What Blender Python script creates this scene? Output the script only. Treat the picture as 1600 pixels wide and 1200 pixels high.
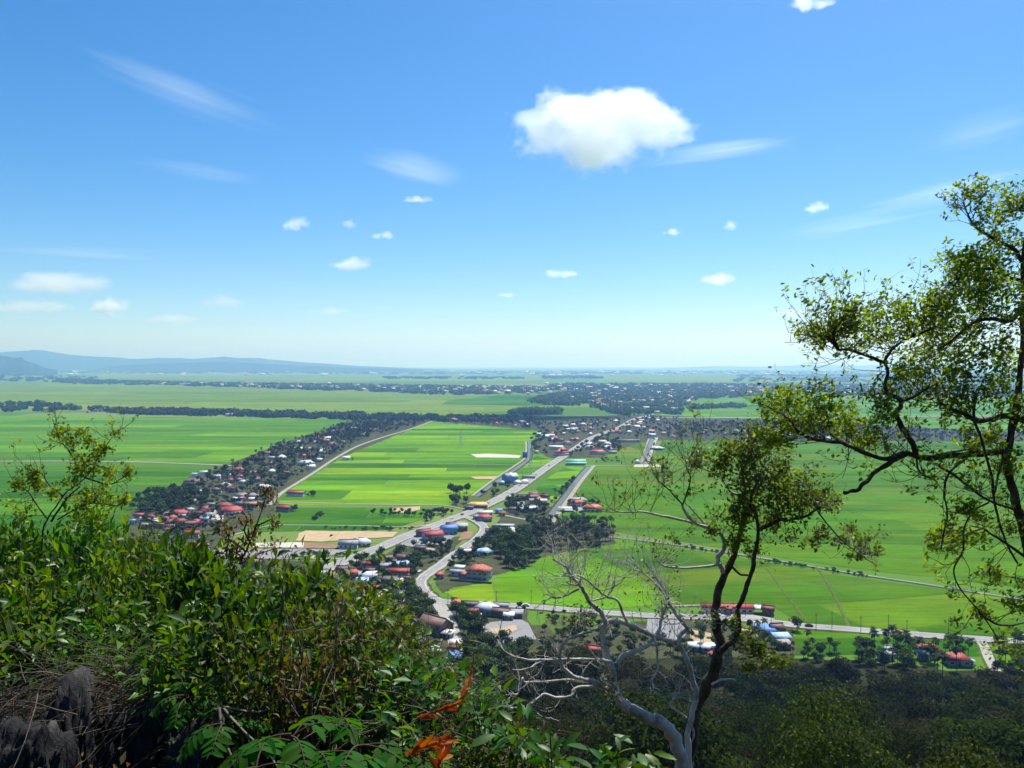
import bpy, math, random
import numpy as np
from mathutils import Vector, Matrix
R = math.radians
rnd = random.Random(7)
nrs = np.random.RandomState(11)
scene = bpy.context.scene
for o in list(bpy.data.objects): bpy.data.objects.remove(o)
C = scene.collection

# ------------------------------------------------------------------ camera, sky, sun, exposure
CAM_H = 140.0          # eye height above the plain (a viewpoint on a limestone hill)
FPX = 1243.0           # focal length in pixels of the 1600 x 1200 photograph
EYE_ROW = 570.0        # picture row of the eye level
cam = bpy.data.cameras.new('camera'); cam_o = bpy.data.objects.new('camera', cam); C.objects.link(cam_o)
cam.sensor_width = 36.0; cam.lens = 36.0*FPX/1600.0
cam.clip_start = 0.1; cam.clip_end = 200000.0
PITCH = math.atan((600.0-EYE_ROW)/FPX)
cam_o.location = (0, 0, CAM_H); cam_o.rotation_euler = (R(90)-PITCH, 0, 0)
scene.camera = cam_o

SUN_EL, SUN_AZ = 58.0, 30.0          # elevation; degrees to the right of the view direction (+Y)
SKY_STRENGTH, SUN_STRENGTH, EXPOSURE = 0.107, 5.0, 0.45
world = bpy.data.worlds.new('World'); scene.world = world; world.use_nodes = True
wn = world.node_tree.nodes; wl = world.node_tree.links
wn.clear()
sky = wn.new('ShaderNodeTexSky'); sky.sky_type = 'NISHITA'; sky.sun_disc = False
sky.sun_elevation = R(SUN_EL); sky.sun_rotation = R(SUN_AZ)
sky.altitude = 140; sky.air_density = 0.9; sky.dust_density = 0.5; sky.ozone_density = 5.0
bg = wn.new('ShaderNodeBackground'); bg.inputs['Strength'].default_value = SKY_STRENGTH
wo = wn.new('ShaderNodeOutputWorld')
whs = wn.new('ShaderNodeHueSaturation'); whs.inputs['Saturation'].default_value = 1.31; whs.inputs['Hue'].default_value = 0.498
wl.new(sky.outputs[0], whs.inputs['Color']); wl.new(whs.outputs[0], bg.inputs['Color']); wl.new(bg.outputs[0], wo.inputs['Surface'])

sl = bpy.data.lights.new('sun', 'SUN'); sl.energy = SUN_STRENGTH; sl.angle = R(0.53); sl.color = (1.0, 0.965, 0.91)
sun_o = bpy.data.objects.new('sun', sl); C.objects.link(sun_o)
_e, _a = R(SUN_EL), R(SUN_AZ)
SUN_DIR = Vector((math.sin(_a)*math.cos(_e), math.cos(_a)*math.cos(_e), math.sin(_e)))
sun_o.rotation_euler = SUN_DIR.to_track_quat('Z', 'Y').to_euler()
sun_o.location = (0, 0, 400)

vs = scene.view_settings
vs.view_transform = 'Standard'; vs.look = 'None'; vs.gamma = 1.0; vs.use_curve_mapping = False
vs.exposure = EXPOSURE
scene.render.engine = 'CYCLES'
cy = scene.cycles
cy.use_denoising = True
cy.max_bounces = 10; cy.diffuse_bounces = 3; cy.glossy_bounces = 2; cy.transmission_bounces = 4
cy.transparent_max_bounces = 8; cy.volume_bounces = 8
cy.volume_step_rate = 1.0; cy.volume_max_steps = 160
cy.caustics_reflective = False; cy.caustics_refractive = False

# ------------------------------------------------------------------ helpers
def ray(px, py):
    x = (px-800.0)/FPX; y = 1.0; z = (600.0-py)/FPX
    c, s = math.cos(PITCH), math.sin(PITCH)
    return Vector((x, y*c+z*s, -y*s+z*c))
def G(px, py, z=0.0):                  # the point of the plain that the photograph shows at a pixel
    d = ray(px, py); t = (z-CAM_H)/d.z
    return Vector((d.x*t, d.y*t, z))
def F(px, py, D):                      # the point of that sight line at depth D
    d = ray(px, py); t = D/d.y
    return Vector((d.x*t, D, CAM_H+d.z*t))

def mesh(name, v, f, mats=(), mi=None, smooth=False):
    """v (N,3), f: list of index lists or int array (M,k)"""
    me = bpy.data.meshes.new(name)
    if isinstance(f, np.ndarray):
        v = np.asarray(v, dtype=np.float32); n, k = f.shape
        me.vertices.add(len(v)); me.vertices.foreach_set('co', v.ravel())
        me.loops.add(n*k); me.loops.foreach_set('vertex_index', f.astype(np.int32).ravel())
        me.polygons.add(n)
        me.polygons.foreach_set('loop_start', np.arange(0, n*k, k, dtype=np.int32))
        me.update(calc_edges=True)
    else:
        me.from_pydata([tuple(p) for p in v], [], f); me.update()
    for m in mats: me.materials.append(m)
    if mi is not None: me.polygons.foreach_set('material_index', np.asarray(mi, dtype=np.int32))
    if smooth: me.polygons.foreach_set('use_smooth', np.ones(len(me.polygons), dtype=bool))
    return me
def obj(name, me, parent=None, loc=None, rz=None, scale=None, color=None):
    o = bpy.data.objects.new(name, me); C.objects.link(o)
    if parent is not None: o.parent = parent
    if loc is not None: o.location = loc
    if rz is not None: o.rotation_euler = (0, 0, rz)
    if scale is not None: o.scale = scale if hasattr(scale, '__len__') else (scale,)*3
    if color is not None: o.color = (*color[:3], 1.0)
    return o
def tag(o, label=None, cat=None, group=None, kind=None):
    if label: o['label'] = label
    if cat: o['category'] = cat
    if group: o['group'] = group
    if kind: o['kind'] = kind
    return o
def cat_mesh(parts):
    """join [(v, f), ...] of equal face size -> (v, f)"""
    vs_, fs_, n = [], [], 0
    for v, f in parts:
        if len(v) == 0: continue
        vs_.append(v); fs_.append(f+n); n += len(v)
    return np.concatenate(vs_), np.concatenate(fs_)

class NT:
    """small node-tree writer"""
    def __init__(s, name, kind='mat'):
        s.m = bpy.data.materials.new(name); s.m.use_nodes = True
        s.t = s.m.node_tree; s.t.nodes.clear()
        s.out = s.t.nodes.new('ShaderNodeOutputMaterial')
    def n(s, typ, **kw):
        nd = s.t.nodes.new('ShaderNode'+typ)
        for k, val in kw.items():
            if k.startswith('i_'):
                key = k[2:]; key = int(key) if key.isdigit() else key.replace('_', ' ')
                s.put(val, nd.inputs[key])
            else: setattr(nd, k, val)
        return nd
    def put(s, val, sock):
        if isinstance(val, bpy.types.NodeSocket): s.t.links.new(val, sock)
        elif isinstance(val, bpy.types.Node): s.t.links.new(val.outputs[0], sock)
        else:
            if hasattr(sock.default_value, '__len__') and hasattr(val, '__len__') and len(sock.default_value) == 4 and len(val) == 3: val = (*val, 1)
            sock.default_value = val
    def mix(s, fac, a, b, mode='MIX'):
        nd = s.t.nodes.new('ShaderNodeMix'); nd.data_type = 'RGBA'; nd.blend_type = mode
        s.put(fac, nd.inputs[0]); s.put(a, nd.inputs[6]); s.put(b, nd.inputs[7])
        return nd.outputs[2]
    def math(s, op, a, b=0.0, c=None, clamp=False):
        nd = s.t.nodes.new('ShaderNodeMath'); nd.operation = op; nd.use_clamp = clamp
        s.put(a, nd.inputs[0]); s.put(b, nd.inputs[1])
        if c is not None: s.put(c, nd.inputs[2])
        return nd.outputs[0]
    def ramp(s, fac, stops, interp='LINEAR'):
        nd = s.t.nodes.new('ShaderNodeValToRGB'); s.put(fac, nd.inputs[0]); cr = nd.color_ramp; cr.interpolation = interp
        while len(cr.elements) < len(stops): cr.elements.new(0.5)
        for e, (p, c) in zip(cr.elements, stops):
            e.position = p; e.color = (*c, 1) if len(c) == 3 else c
        return nd.outputs[0]
    def pos(s, scale=(1, 1, 1), rot=0.0, obj_space=False):
        if obj_space: src = s.n('TexCoord').outputs['Object']
        else: src = s.n('NewGeometry').outputs['Position']
        mp = s.n('Mapping'); s.put(src, mp.inputs[0]); mp.inputs['Scale'].default_value = scale; mp.inputs['Rotation'].default_value = (0, 0, rot)
        return mp.outputs[0]
    def noise(s, vec, scale=1.0, detail=3.0, rough=0.55, out=0):
        nd = s.n('TexNoise'); s.put(vec, nd.inputs['Vector']); nd.inputs['Scale'].default_value = scale
        nd.inputs['Detail'].default_value = detail; nd.inputs['Roughness'].default_value = rough
        return nd.outputs[out]
    def finish(s, bsdf, volume=None):
        if bsdf is not None: s.put(bsdf, s.out.inputs['Surface'])
        if volume is not None: s.put(volume, s.out.inputs['Volume'])
        return s.m
    def principled(s, col, rough=0.8, spec=0.3, bump=None, bump_s=0.3, bump_d=0.1, **kw):
        p = s.n('BsdfPrincipled'); s.put(col, p.inputs['Base Color']); s.put(rough, p.inputs['Roughness'])
        p.inputs['Specular IOR Level'].default_value = spec
        for k, val in kw.items(): s.put(val, p.inputs[k.replace('_', ' ')])
        if bump is not None:
            b = s.n('Bump'); b.inputs['Strength'].default_value = bump_s; b.inputs['Distance'].default_value = bump_d
            s.put(bump, b.inputs['Height']); s.t.links.new(b.outputs[0], p.inputs['Normal'])
        return p

def obj_colour(nt):
    return nt.n('ObjectInfo').outputs['Color']

# ------------------------------------------------------------------ materials of the plain
def mat_plain():
    t = NT('plain'); p = t.pos()
    big = t.noise(t.pos((0.0006, 0.0016, 1)), 1, 4)
    mid = t.noise(t.pos((0.004, 0.012, 1)), 1, 4)
    vor = t.n('TexVoronoi', feature='F1'); t.put(t.pos((0.0012, 0.0032, 1), R(8)), vor.inputs['Vector']); vor.inputs['Scale'].default_value = 1
    sep = t.n('SeparateColor'); t.put(vor.outputs['Color'], sep.inputs[0])
    c1 = t.ramp(sep.outputs[0], [(0.0, (0.070, 0.150, 0.018)), (0.35, (0.105, 0.215, 0.022)), (0.7, (0.150, 0.245, 0.040)), (0.9, (0.21, 0.24, 0.075)), (1, (0.26, 0.22, 0.11))])
    c2 = t.mix(t.math('MULTIPLY', big, 0.5), c1, (0.085, 0.185, 0.022))
    c3 = t.mix(t.math('MULTIPLY_ADD', mid, 0.9, -0.2, clamp=True), c2, (0.06, 0.13, 0.02))
    return t.finish(t.principled(c3, 1.0, 0.0))
def mat_paddy():
    t = NT('paddy_rice'); c = obj_colour(t)
    rn = t.n('ObjectInfo').outputs['Random']
    st = t.noise(t.pos((0.006, 0.035, 1), R(3)), 1, 5, 0.6)
    sm = t.noise(t.pos((0.05, 0.25, 1), R(-4)), 1, 4, 0.65)
    pt = t.noise(t.pos((0.012, 0.018, 1)), 1, 3)
    f = t.math('ADD', t.math('MULTIPLY_ADD', st, 1.2, 0.26), t.math('MULTIPLY_ADD', sm, 0.9, -0.45))
    hs = t.n('HueSaturation'); t.put(c, hs.inputs['Color']); t.put(f, hs.inputs['Value'])
    t.put(t.math('MULTIPLY_ADD', pt, 0.06, 0.47), hs.inputs['Hue'])
    fine = t.noise(t.pos((0.5, 0.9, 1)), 1, 2)
    col = t.mix(t.math('MULTIPLY_ADD', fine, 0.5, -0.1, clamp=True), hs.outputs[0], (0.045, 0.105, 0.012))
    tan = t.noise(t.pos((0.004, 0.011, 1)), 1, 5)
    col = t.mix(t.math('MULTIPLY_ADD', tan, 3.0, -1.8, clamp=True), col, (0.15, 0.165, 0.04))
    return t.finish(t.principled(col, 1.0, 0.0))
def mat_soil(name, c1, c2, sc=0.08):
    t = NT(name); a = t.noise(t.pos((sc, sc*2, sc)), 1, 6, 0.65); b = t.noise(t.pos((0.7, 0.7, 0.7)), 1, 3)
    col = t.mix(t.math('MULTIPLY_ADD', a, 2.4, -0.7, clamp=True), c1, c2)
    col = t.mix(t.math('MULTIPLY', b, 0.35), col, tuple(x*0.6 for x in c1))
    return t.finish(t.principled(col, 1.0, 0.0))
def mat_asphalt(name, base, worn):
    t = NT(name); a = t.noise(t.pos((0.05, 0.05, 0.05)), 1, 5); b = t.noise(t.pos((0.6, 0.6, 0.6)), 1, 3)
    col = t.mix(t.math('MULTIPLY_ADD', a, 1.8, -0.4, clamp=True), base, worn)
    col = t.mix(t.math('MULTIPLY', b, 0.4), col, tuple(x*0.55 for x in base))
    return t.finish(t.principled(col, 0.95, 0.1))
def mat_simple(name, col, rough=0.8, spec=0.3, metal=0.0):
    t = NT(name); a = t.noise(t.pos((1.3, 1.3, 1.3)), 1, 4)
    c = t.mix(t.math('MULTIPLY', a, 0.45), col, tuple(x*0.6 for x in col))
    return t.finish(t.principled(c, rough, spec, Metallic=metal))
def mat_water():
    t = NT('canal_water'); n = t.noise(t.pos((0.5, 0.5, 0.5)), 1, 3)
    return t.finish(t.principled((0.12, 0.125, 0.10), 0.35, 0.2, bump=n, bump_s=0.3, bump_d=0.1))
def mat_objcol(name, rough=0.6, spec=0.3, lines=0.0, stain=0.4):
    t = NT(name); c = obj_colour(t)
    a = t.noise(t.pos((0.35, 0.35, 0.6)), 1, 5, 0.65)
    b = t.noise(t.pos((2.2, 2.2, 2.2)), 1, 3)
    col = t.mix(t.math('MULTIPLY_ADD', a, stain*2, -stain*0.6, clamp=True), c, t.mix(0.5, c, (0.22, 0.19, 0.16)))
    hs = t.n('HueSaturation'); t.put(col, hs.inputs['Color']); t.put(t.math('MULTIPLY_ADD', b, 0.5, 0.75), hs.inputs['Value'])
    if lines:                               # rusted patches
        rs_ = t.noise(t.pos((0.22, 0.3, 0.5)), 1, 6, 0.7); hs2 = t.mix(t.math('MULTIPLY_ADD', rs_, 5.0, -2.9, clamp=True), hs.outputs[0], (0.20, 0.10, 0.055))
    else: hs2 = hs.outputs[0]
    bump = None
    if lines:
        w = t.n('TexWave', wave_type='BANDS', bands_direction='X'); t.put(t.n('TexCoord').outputs['Object'], w.inputs['Vector']); w.inputs['Scale'].default_value = lines
        bump = w.outputs['Fac']
    return t.finish(t.principled(hs2, rough, spec, bump=bump, bump_s=0.35, bump_d=0.08))
M = dict(plain=mat_plain(), paddy=mat_paddy(), water=mat_water(),
    asphalt=mat_asphalt('asphalt', (0.25, 0.25, 0.24), (0.36, 0.35, 0.33)),
    concrete=mat_asphalt('concrete_lane', (0.33, 0.32, 0.28), (0.44, 0.42, 0.37)),
    track=mat_asphalt('gravel_track', (0.30, 0.28, 0.22), (0.40, 0.37, 0.29)),
    yard=mat_asphalt('paved_yard', (0.22, 0.22, 0.22), (0.34, 0.33, 0.31)),
    line=mat_simple('road_paint', (0.75, 0.75, 0.72)),
    verge=mat_soil('grass_verge', (0.055, 0.10, 0.02), (0.15, 0.165, 0.05)),
    ditch=mat_soil('ditch_bank', (0.035, 0.055, 0.018), (0.075, 0.085, 0.03)),
    tan=mat_soil('tan_soil', (0.42, 0.29, 0.16), (0.55, 0.44, 0.28)),
    pale=mat_soil('pale_soil', (0.50, 0.45, 0.36), (0.62, 0.57, 0.48)),
    brown=mat_soil('brown_soil', (0.24, 0.15, 0.09), (0.34, 0.23, 0.15)),
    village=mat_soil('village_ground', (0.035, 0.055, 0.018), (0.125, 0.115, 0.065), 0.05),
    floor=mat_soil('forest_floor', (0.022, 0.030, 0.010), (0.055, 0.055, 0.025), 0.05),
    roof=mat_objcol('painted_roof', 0.55, 0.35, 2.0, 0.35), wall=mat_objcol('painted_wall', 0.8, 0.2, 0.0, 0.35),
    pane=mat_simple('dark_window', (0.03, 0.035, 0.04), 0.2, 0.5), metal=mat_simple('grey_steel', (0.35, 0.36, 0.37), 0.5, 0.5, 0.4),
    timber=mat_simple('grey_timber', (0.16, 0.13, 0.10)), tyre=mat_simple('tyre_rubber', (0.02, 0.02, 0.02)))

def leaf_mat(name, stops, trans=0.35, rough=0.45, spec=0.35, objvar=0.35, pscale=0.6, other=None):
    t = NT(name); ge = t.n('NewGeometry'); isl = ge.outputs['Random Per Island']
    orn = t.n('ObjectInfo').outputs['Random']
    cl = t.noise(t.n('TexCoord').outputs['Object'], pscale, 2)
    f = t.math('ADD', t.math('MULTIPLY', isl, 0.62), t.math('MULTIPLY_ADD', cl, 0.8, -0.21), clamp=True)
    col = t.ramp(f, stops)
    if other:                               # some plants of another tone
        r2 = t.math('FRACT', t.math('MULTIPLY', orn, 7.31)); col = t.mix(t.math('MULTIPLY_ADD', r2, 3.0, -1.7, clamp=True), col, other)
    hs = t.n('HueSaturation'); t.put(col, hs.inputs['Color'])
    t.put(t.math('MULTIPLY_ADD', orn, objvar, 1-objvar/2), hs.inputs['Value']); t.put(t.math('MULTIPLY_ADD', orn, 0.04, 0.48), hs.inputs['Hue'])
    p = t.principled(hs.outputs[0], rough, spec)
    if trans <= 0: return t.finish(p)
    tr = t.n('BsdfTranslucent')
    h2 = t.n('HueSaturation'); t.put(hs.outputs[0], h2.inputs['Color']); h2.inputs['Saturation'].default_value = 1.15; h2.inputs['Value'].default_value = 1.5; h2.inputs['Hue'].default_value = 0.485
    t.put(h2.outputs[0], tr.inputs['Color'])
    mx = t.n('MixShader'); mx.inputs[0].default_value = trans; t.put(p, mx.inputs[1]); t.put(tr, mx.inputs[2])
    return t.finish(mx)
def bark_mat(name, dark, light, scale=6.0, thr=(-0.9, 2.6)):
    t = NT(name); tc = t.n('TexCoord').outputs['Object']
    a = t.noise(tc, scale, 5, 0.65); b = t.noise(tc, scale*5, 4, 0.7)
    col = t.mix(t.math('MULTIPLY_ADD', a, thr[1], thr[0], clamp=True), dark, light)
    col = t.mix(t.math('MULTIPLY', b, 0.5), col, tuple(x*0.45 for x in dark))
    return t.finish(t.principled(col, 0.9, 0.15, bump=b, bump_s=0.6, bump_d=0.02))
M['leaf_far'] = leaf_mat('village_foliage', [(0, (0.015, 0.034, 0.010)), (0.5, (0.044, 0.084, 0.018)), (1, (0.115, 0.170, 0.034))], 0.15, 0.8, 0.05, 0.9, 0.25, (0.06, 0.085, 0.018))
M['leaf_palm'] = leaf_mat('palm_foliage', [(0, (0.020, 0.040, 0.014)), (0.5, (0.040, 0.068, 0.022)), (1, (0.085, 0.125, 0.034))], 0.15, 0.75, 0.06, 0.8, 0.25)
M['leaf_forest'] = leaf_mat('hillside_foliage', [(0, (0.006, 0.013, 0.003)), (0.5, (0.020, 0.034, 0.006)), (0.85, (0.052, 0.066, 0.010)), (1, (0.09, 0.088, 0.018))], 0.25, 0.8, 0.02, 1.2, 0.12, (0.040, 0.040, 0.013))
M['leaf_slope'] = leaf_mat('slope_leaf', [(0, (0.010, 0.020, 0.004)), (0.6, (0.036, 0.058, 0.009)), (1, (0.13, 0.16, 0.02))], 0.35, 0.6, 0.1, 0.3, 0.3)
M['leaf_green'] = leaf_mat('glossy_green_leaf', [(0, (0.010, 0.034, 0.005)), (0.5, (0.046, 0.130, 0.011)), (1, (0.16, 0.30, 0.02))], 0.42, 0.42, 0.3, 0.3, 1.5)
M['leaf_olive'] = leaf_mat('olive_leaf', [(0, (0.012, 0.022, 0.005)), (0.5, (0.055, 0.085, 0.010)), (0.85, (0.17, 0.20, 0.022)), (1, (0.26, 0.18, 0.05))], 0.42, 0.45, 0.25, 0.3, 1.5)
M['leaf_wind'] = leaf_mat('windblown_leaf', [(0, (0.045, 0.085, 0.010)), (0.45, (0.145, 0.235, 0.020)), (1, (0.30, 0.42, 0.05))], 0.6, 0.45, 0.25, 0.1, 1.2)
M['leaf_lime'] = leaf_mat('lime_leaf', [(0, (0.040, 0.080, 0.010)), (0.5, (0.105, 0.170, 0.016)), (1, (0.22, 0.28, 0.03))], 0.48, 0.4, 0.4, 0.2, 1.2)
M['leaf_head'] = leaf_mat('forked_tree_leaf', [(0, (0.026, 0.048, 0.007)), (0.5, (0.095, 0.145, 0.014)), (1, (0.24, 0.30, 0.035))], 0.55, 0.45, 0.25, 0.1, 1.2)
M['leaf_dry'] = leaf_mat('dry_brown_leaf', [(0, (0.050, 0.034, 0.010)), (0.4, (0.135, 0.095, 0.024)), (0.75, (0.24, 0.18, 0.055)), (1, (0.38, 0.31, 0.15))], 0.35, 0.6, 0.25, 0.3, 2.0)
M['leaf_fern'] = leaf_mat('compound_leaf', [(0, (0.014, 0.060, 0.006)), (0.6, (0.034, 0.140, 0.010)), (1, (0.080, 0.240, 0.016))], 0.5, 0.6, 0.08, 0.3, 1.5)
M['leaf_orange'] = leaf_mat('dead_orange_frond', [(0, (0.16, 0.045, 0.008)), (0.5, (0.36, 0.110, 0.014)), (1, (0.55, 0.24, 0.04))], 0.4, 0.6, 0.25, 0.2, 3.0)
M['bark_pale'] = bark_mat('pale_smooth_bark', (0.12, 0.095, 0.07), (0.72, 0.69, 0.62), 4.0, (-0.7, 3.2))
M['bark_dark'] = bark_mat('dark_rough_bark', (0.060, 0.044, 0.030), (0.27, 0.21, 0.155), 5.0, (-1.0, 2.4))
M['bark_far'] = mat_simple('tree_trunk', (0.11, 0.085, 0.06))
M['twig'] = bark_mat('dry_twig', (0.10, 0.075, 0.05), (0.34, 0.29, 0.22), 3.0)
M['twig_brown'] = bark_mat('brown_twig', (0.045, 0.03, 0.02), (0.15, 0.10, 0.065), 3.0)

# ------------------------------------------------------------------ the plain
gv = [(-45000, -5000, 0), (45000, -5000, 0), (45000, 42000, 0), (-45000, 42000, 0)]
tag(obj('ground', mesh('ground', gv, [[0, 1, 2, 3]], [M['plain']])), 'flat green rice plain reaching to the horizon', kind='structure')

# haze: even pale air over the whole plain
t = NT('haze_air'); pv = t.n('VolumePrincipled')
pv.inputs['Color'].default_value = (0.28, 0.50, 1.0, 1); pv.inputs['Density'].default_value = 1.0e-4; pv.inputs['Absorption Color'].default_value = (0.75, 0.86, 1, 1)
pv.inputs['Anisotropy'].default_value = 0.45; pv.inputs['Density Attribute'].default_value = ''
t.finish(None, pv)
def box_mesh(name, a, b, mats=()):
    (x0, y0, z0), (x1, y1, z1) = a, b
    v = [(x0, y0, z0), (x1, y0, z0), (x1, y1, z0), (x0, y1, z0), (x0, y0, z1), (x1, y0, z1), (x1, y1, z1), (x0, y1, z1)]
    f = [[3, 2, 1, 0], [4, 5, 6, 7], [0, 1, 5, 4], [1, 2, 6, 5], [2, 3, 7, 6], [3, 0, 4, 7]]
    return mesh(name, v, f, mats)
HAZE_TOP = 620.0
tag(obj('haze', box_mesh('haze', (-46000, -6000, -2), (46000, 43000, HAZE_TOP), [t.m])), 'pale blue haze over the plain', kind='stuff')

# distant hills
def vnoise1(n, cells, rs):
    x = np.linspace(0, cells, n); k = rs.rand(cells+2); i = x.astype(int); f = x-i; f = f*f*(3-2*f)
    return k[i]*(1-f)+k[i+1]*f
def fbm2(nx, ny, cx, cy_, rs, octv=5):
    out = np.zeros((ny, nx)); a = 1.0
    for o in range(octv):
        gx, gy = cx*2**o, cy_*2**o
        k = rs.rand(gy+2, gx+2)
        X = np.linspace(0, gx, nx); Y = np.linspace(0, gy, ny)
        ix = np.minimum(X.astype(int), gx); iy = np.minimum(Y.astype(int), gy); fx = X-ix; fy = Y-iy
        fx = fx*fx*(3-2*fx); fy = fy*fy*(3-2*fy)
        A = k[iy][:, ix]*(1-fx)+k[iy][:, ix+1]*fx; B = k[iy+1][:, ix]*(1-fx)+k[iy+1][:, ix+1]*fx
        out += a*((A*(1-fy[:, None])+B*fy[:, None])-0.5); a *= 0.5
    return out
t = NT('hill_forest'); n1 = t.noise(t.pos((0.004, 0.004, 0.004)), 1, 5)
M['hill'] = t.finish(t.principled(t.ramp(n1, [(0.3, (0.014, 0.034, 0.016)), (0.7, (0.035, 0.062, 0.024))]), 0.95, 0.05))
def ridge(name, prof, D, depth, label, seed, rough=0.30):
    rs = np.random.RandomState(seed)
    nx, ny = 260, 28
    px = np.array([p[0] for p in prof], float); py = np.array([p[1] for p in prof], float)
    xs = np.linspace(px[0], px[-1], nx); ys = np.interp(xs, px, py)
    nz = fbm2(nx, ny, 26, 4, rs)
    v = []
    for j in range(ny):
        u = j/(ny-1.0); w = math.sin(math.pi*u)**0.8
        d = D+depth*(u-0.5)
        for i in range(nx):
            top = max(0.0, (EYE_ROW-ys[i])/FPX*D+CAM_H)
            z = -3+top*w*(1.0+rough*nz[j, i]*(1.0 if abs(u-0.5) > 0.08 else 0.35))
            v.append(((xs[i]-800)/FPX*d, d, z))
    idx = np.arange(nx*ny).reshape(ny, nx)
    f = np.stack([idx[:-1, :-1], idx[:-1, 1:], idx[1:, 1:], idx[1:, :-1]], -1).reshape(-1, 4)
    tag(obj(name, mesh(name, np.array(v), f, [M['hill']], smooth=True)), label, kind='structure')
ridge('hills', [(-260, 575), (-160, 556), (-60, 549), (0, 550), (45, 547), (95, 551), (140, 556), (200, 561), (250, 559), (300, 561), (345, 558), (400, 560), (450, 563), (500, 567), (560, 571), (640, 575), (700, 577)], 20500, 4200, 'long blue forested ridge on the horizon', 3)
ridge('hills', [(120, 582), (180, 571), (240, 569), (300, 566), (340, 564), (380, 567), (430, 569), (500, 572), (600, 576), (660, 578)], 16000, 2200, 'lower blue hills in front of the ridge', 5)
ridge('hills', [(-200, 576), (-120, 560), (-40, 553), (5, 556), (25, 557), (45, 564), (70, 574), (90, 578)], 12000, 1600, 'dark rounded hill near the picture edge', 6)
ridge('hills', [(980, 578), (1060, 574), (1120, 572), (1180, 573), (1260, 570), (1340, 571), (1450, 568), (1560, 571), (1750, 577)], 30000, 4000, 'faint far hills lost in haze', 8, 0.15)

# ------------------------------------------------------------------ paddy fields cut into plots
def clip(poly, n, c):                       # keep points with n.p <= c
    out = []
    for i in range(len(poly)):
        a, b = poly[i], poly[(i+1) % len(poly)]
        da, db = n[0]*a[0]+n[1]*a[1]-c, n[0]*b[0]+n[1]*b[1]-c
        if da <= 0: out.append(a)
        if (da < 0 < db) or (db < 0 < da):
            k = da/(da-db); out.append((a[0]+(b[0]-a[0])*k, a[1]+(b[1]-a[1])*k))
    return out
def area(p): return 0.5*abs(sum(p[i][0]*p[(i+1) % len(p)][1]-p[(i+1) % len(p)][0]*p[i][1] for i in range(len(p))))
def in_poly(x, y, P):
    c = False; j = len(P)-1
    for i in range(len(P)):
        if (P[i][1] > y) != (P[j][1] > y) and x < (P[j][0]-P[i][0])*(y-P[i][1])/(P[j][1]-P[i][1])+P[i][0]: c = not c
        j = i
    return c
GREENS = dict(
    bright=[(0.125, 0.300, 0.012), (0.165, 0.345, 0.014), (0.100, 0.255, 0.012), (0.068, 0.195, 0.012), (0.140, 0.310, 0.013), (0.042, 0.145, 0.012), (0.185, 0.340, 0.02)],
    mid=[(0.080, 0.215, 0.018), (0.100, 0.250, 0.018), (0.070, 0.190, 0.016), (0.120, 0.275, 0.02)],
    deep=[(0.034, 0.125, 0.011), (0.045, 0.150, 0.012), (0.038, 0.130, 0.011), (0.070, 0.200, 0.014)],
    right=[(0.070, 0.180, 0.010), (0.088, 0.205, 0.012), (0.060, 0.158, 0.010), (0.098, 0.195, 0.014), (0.050, 0.140, 0.010), (0.105, 0.178, 0.018)],
    olive=[(0.080, 0.180, 0.020), (0.100, 0.200, 0.026), (0.062, 0.155, 0.018), (0.130, 0.185, 0.04)],
    pale=[(0.120, 0.215, 0.035), (0.145, 0.235, 0.045), (0.100, 0.200, 0.03), (0.165, 0.235, 0.06)])
def field(px_poly, strip, cut, pal, ang, label, z=0.15, jitter=0.5):
    P = [tuple(G(*p)[:2]) for p in px_poly]
    root = obj('paddy_field', None); tag(root, label, kind='structure')
    ca, sa = math.cos(R(ang)), math.sin(R(ang))
    vs_ = [-sa*p[0]+ca*p[1] for p in P]; us = [ca*p[0]+sa*p[1] for p in P]
    v = min(vs_)
    while v < max(vs_):
        dv = strip*rnd.uniform(1-jitter, 1+jitter); s1 = clip(clip(P, (-sa, ca), v+dv-1.2), (sa, -ca), -v)
        if len(s1) >= 3:
            u = min(us)-rnd.uniform(0, cut)
            while u < max(us):
                du = cut*rnd.uniform(0.4, 1.6)
                q = clip(clip(s1, (ca, sa), u+du-0.9), (-ca, -sa), -u)
                if len(q) >= 3 and area(q) > 60:
                    c = rnd.choice(GREENS[pal]); k = rnd.uniform(1.0, 1.2); c = (c[0]*1.08, c[1], c[2]*0.5)
                    if area([(p[0], p[1]) for p in q]) > 0:
                        sgn = sum(q[i][0]*q[(i+1) % len(q)][1]-q[(i+1) % len(q)][0]*q[i][1] for i in range(len(q)))
                        if sgn < 0: q = q[::-1]
                        zz = z+rnd.uniform(0, 0.08)
                        obj('plot', mesh('plot', [(p[0], p[1], zz) for p in q], [list(range(len(q)))], [M['paddy']]), root, color=tuple(x*k for x in c))
                u += du
        v += dv
field([(432, 790), (442, 772), (525, 721), (590, 690), (676, 659), (846, 672), (820, 700), (818, 723), (745, 768), (700, 789)], 42, 260, 'bright', 0.5, 'bright green paddy fields between the village road and the main road')
field([(360, 832), (432, 793), (690, 793), (660, 812), (610, 828), (480, 830)], 26, 150, 'deep', 1, 'darker paddy field above the bare tan soil')
field([(-200, 647), (560, 655), (600, 662), (540, 672), (430, 706), (365, 722), (-200, 720)], 55, 520, 'mid', -1, 'wide green paddy beyond the long straight track')
field([(-300, 727), (330, 730), (225, 780), (215, 812), (190, 860), (120, 960), (-300, 960)], 48, 300, 'deep', -1, 'dark green paddy below the long straight track')
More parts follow.
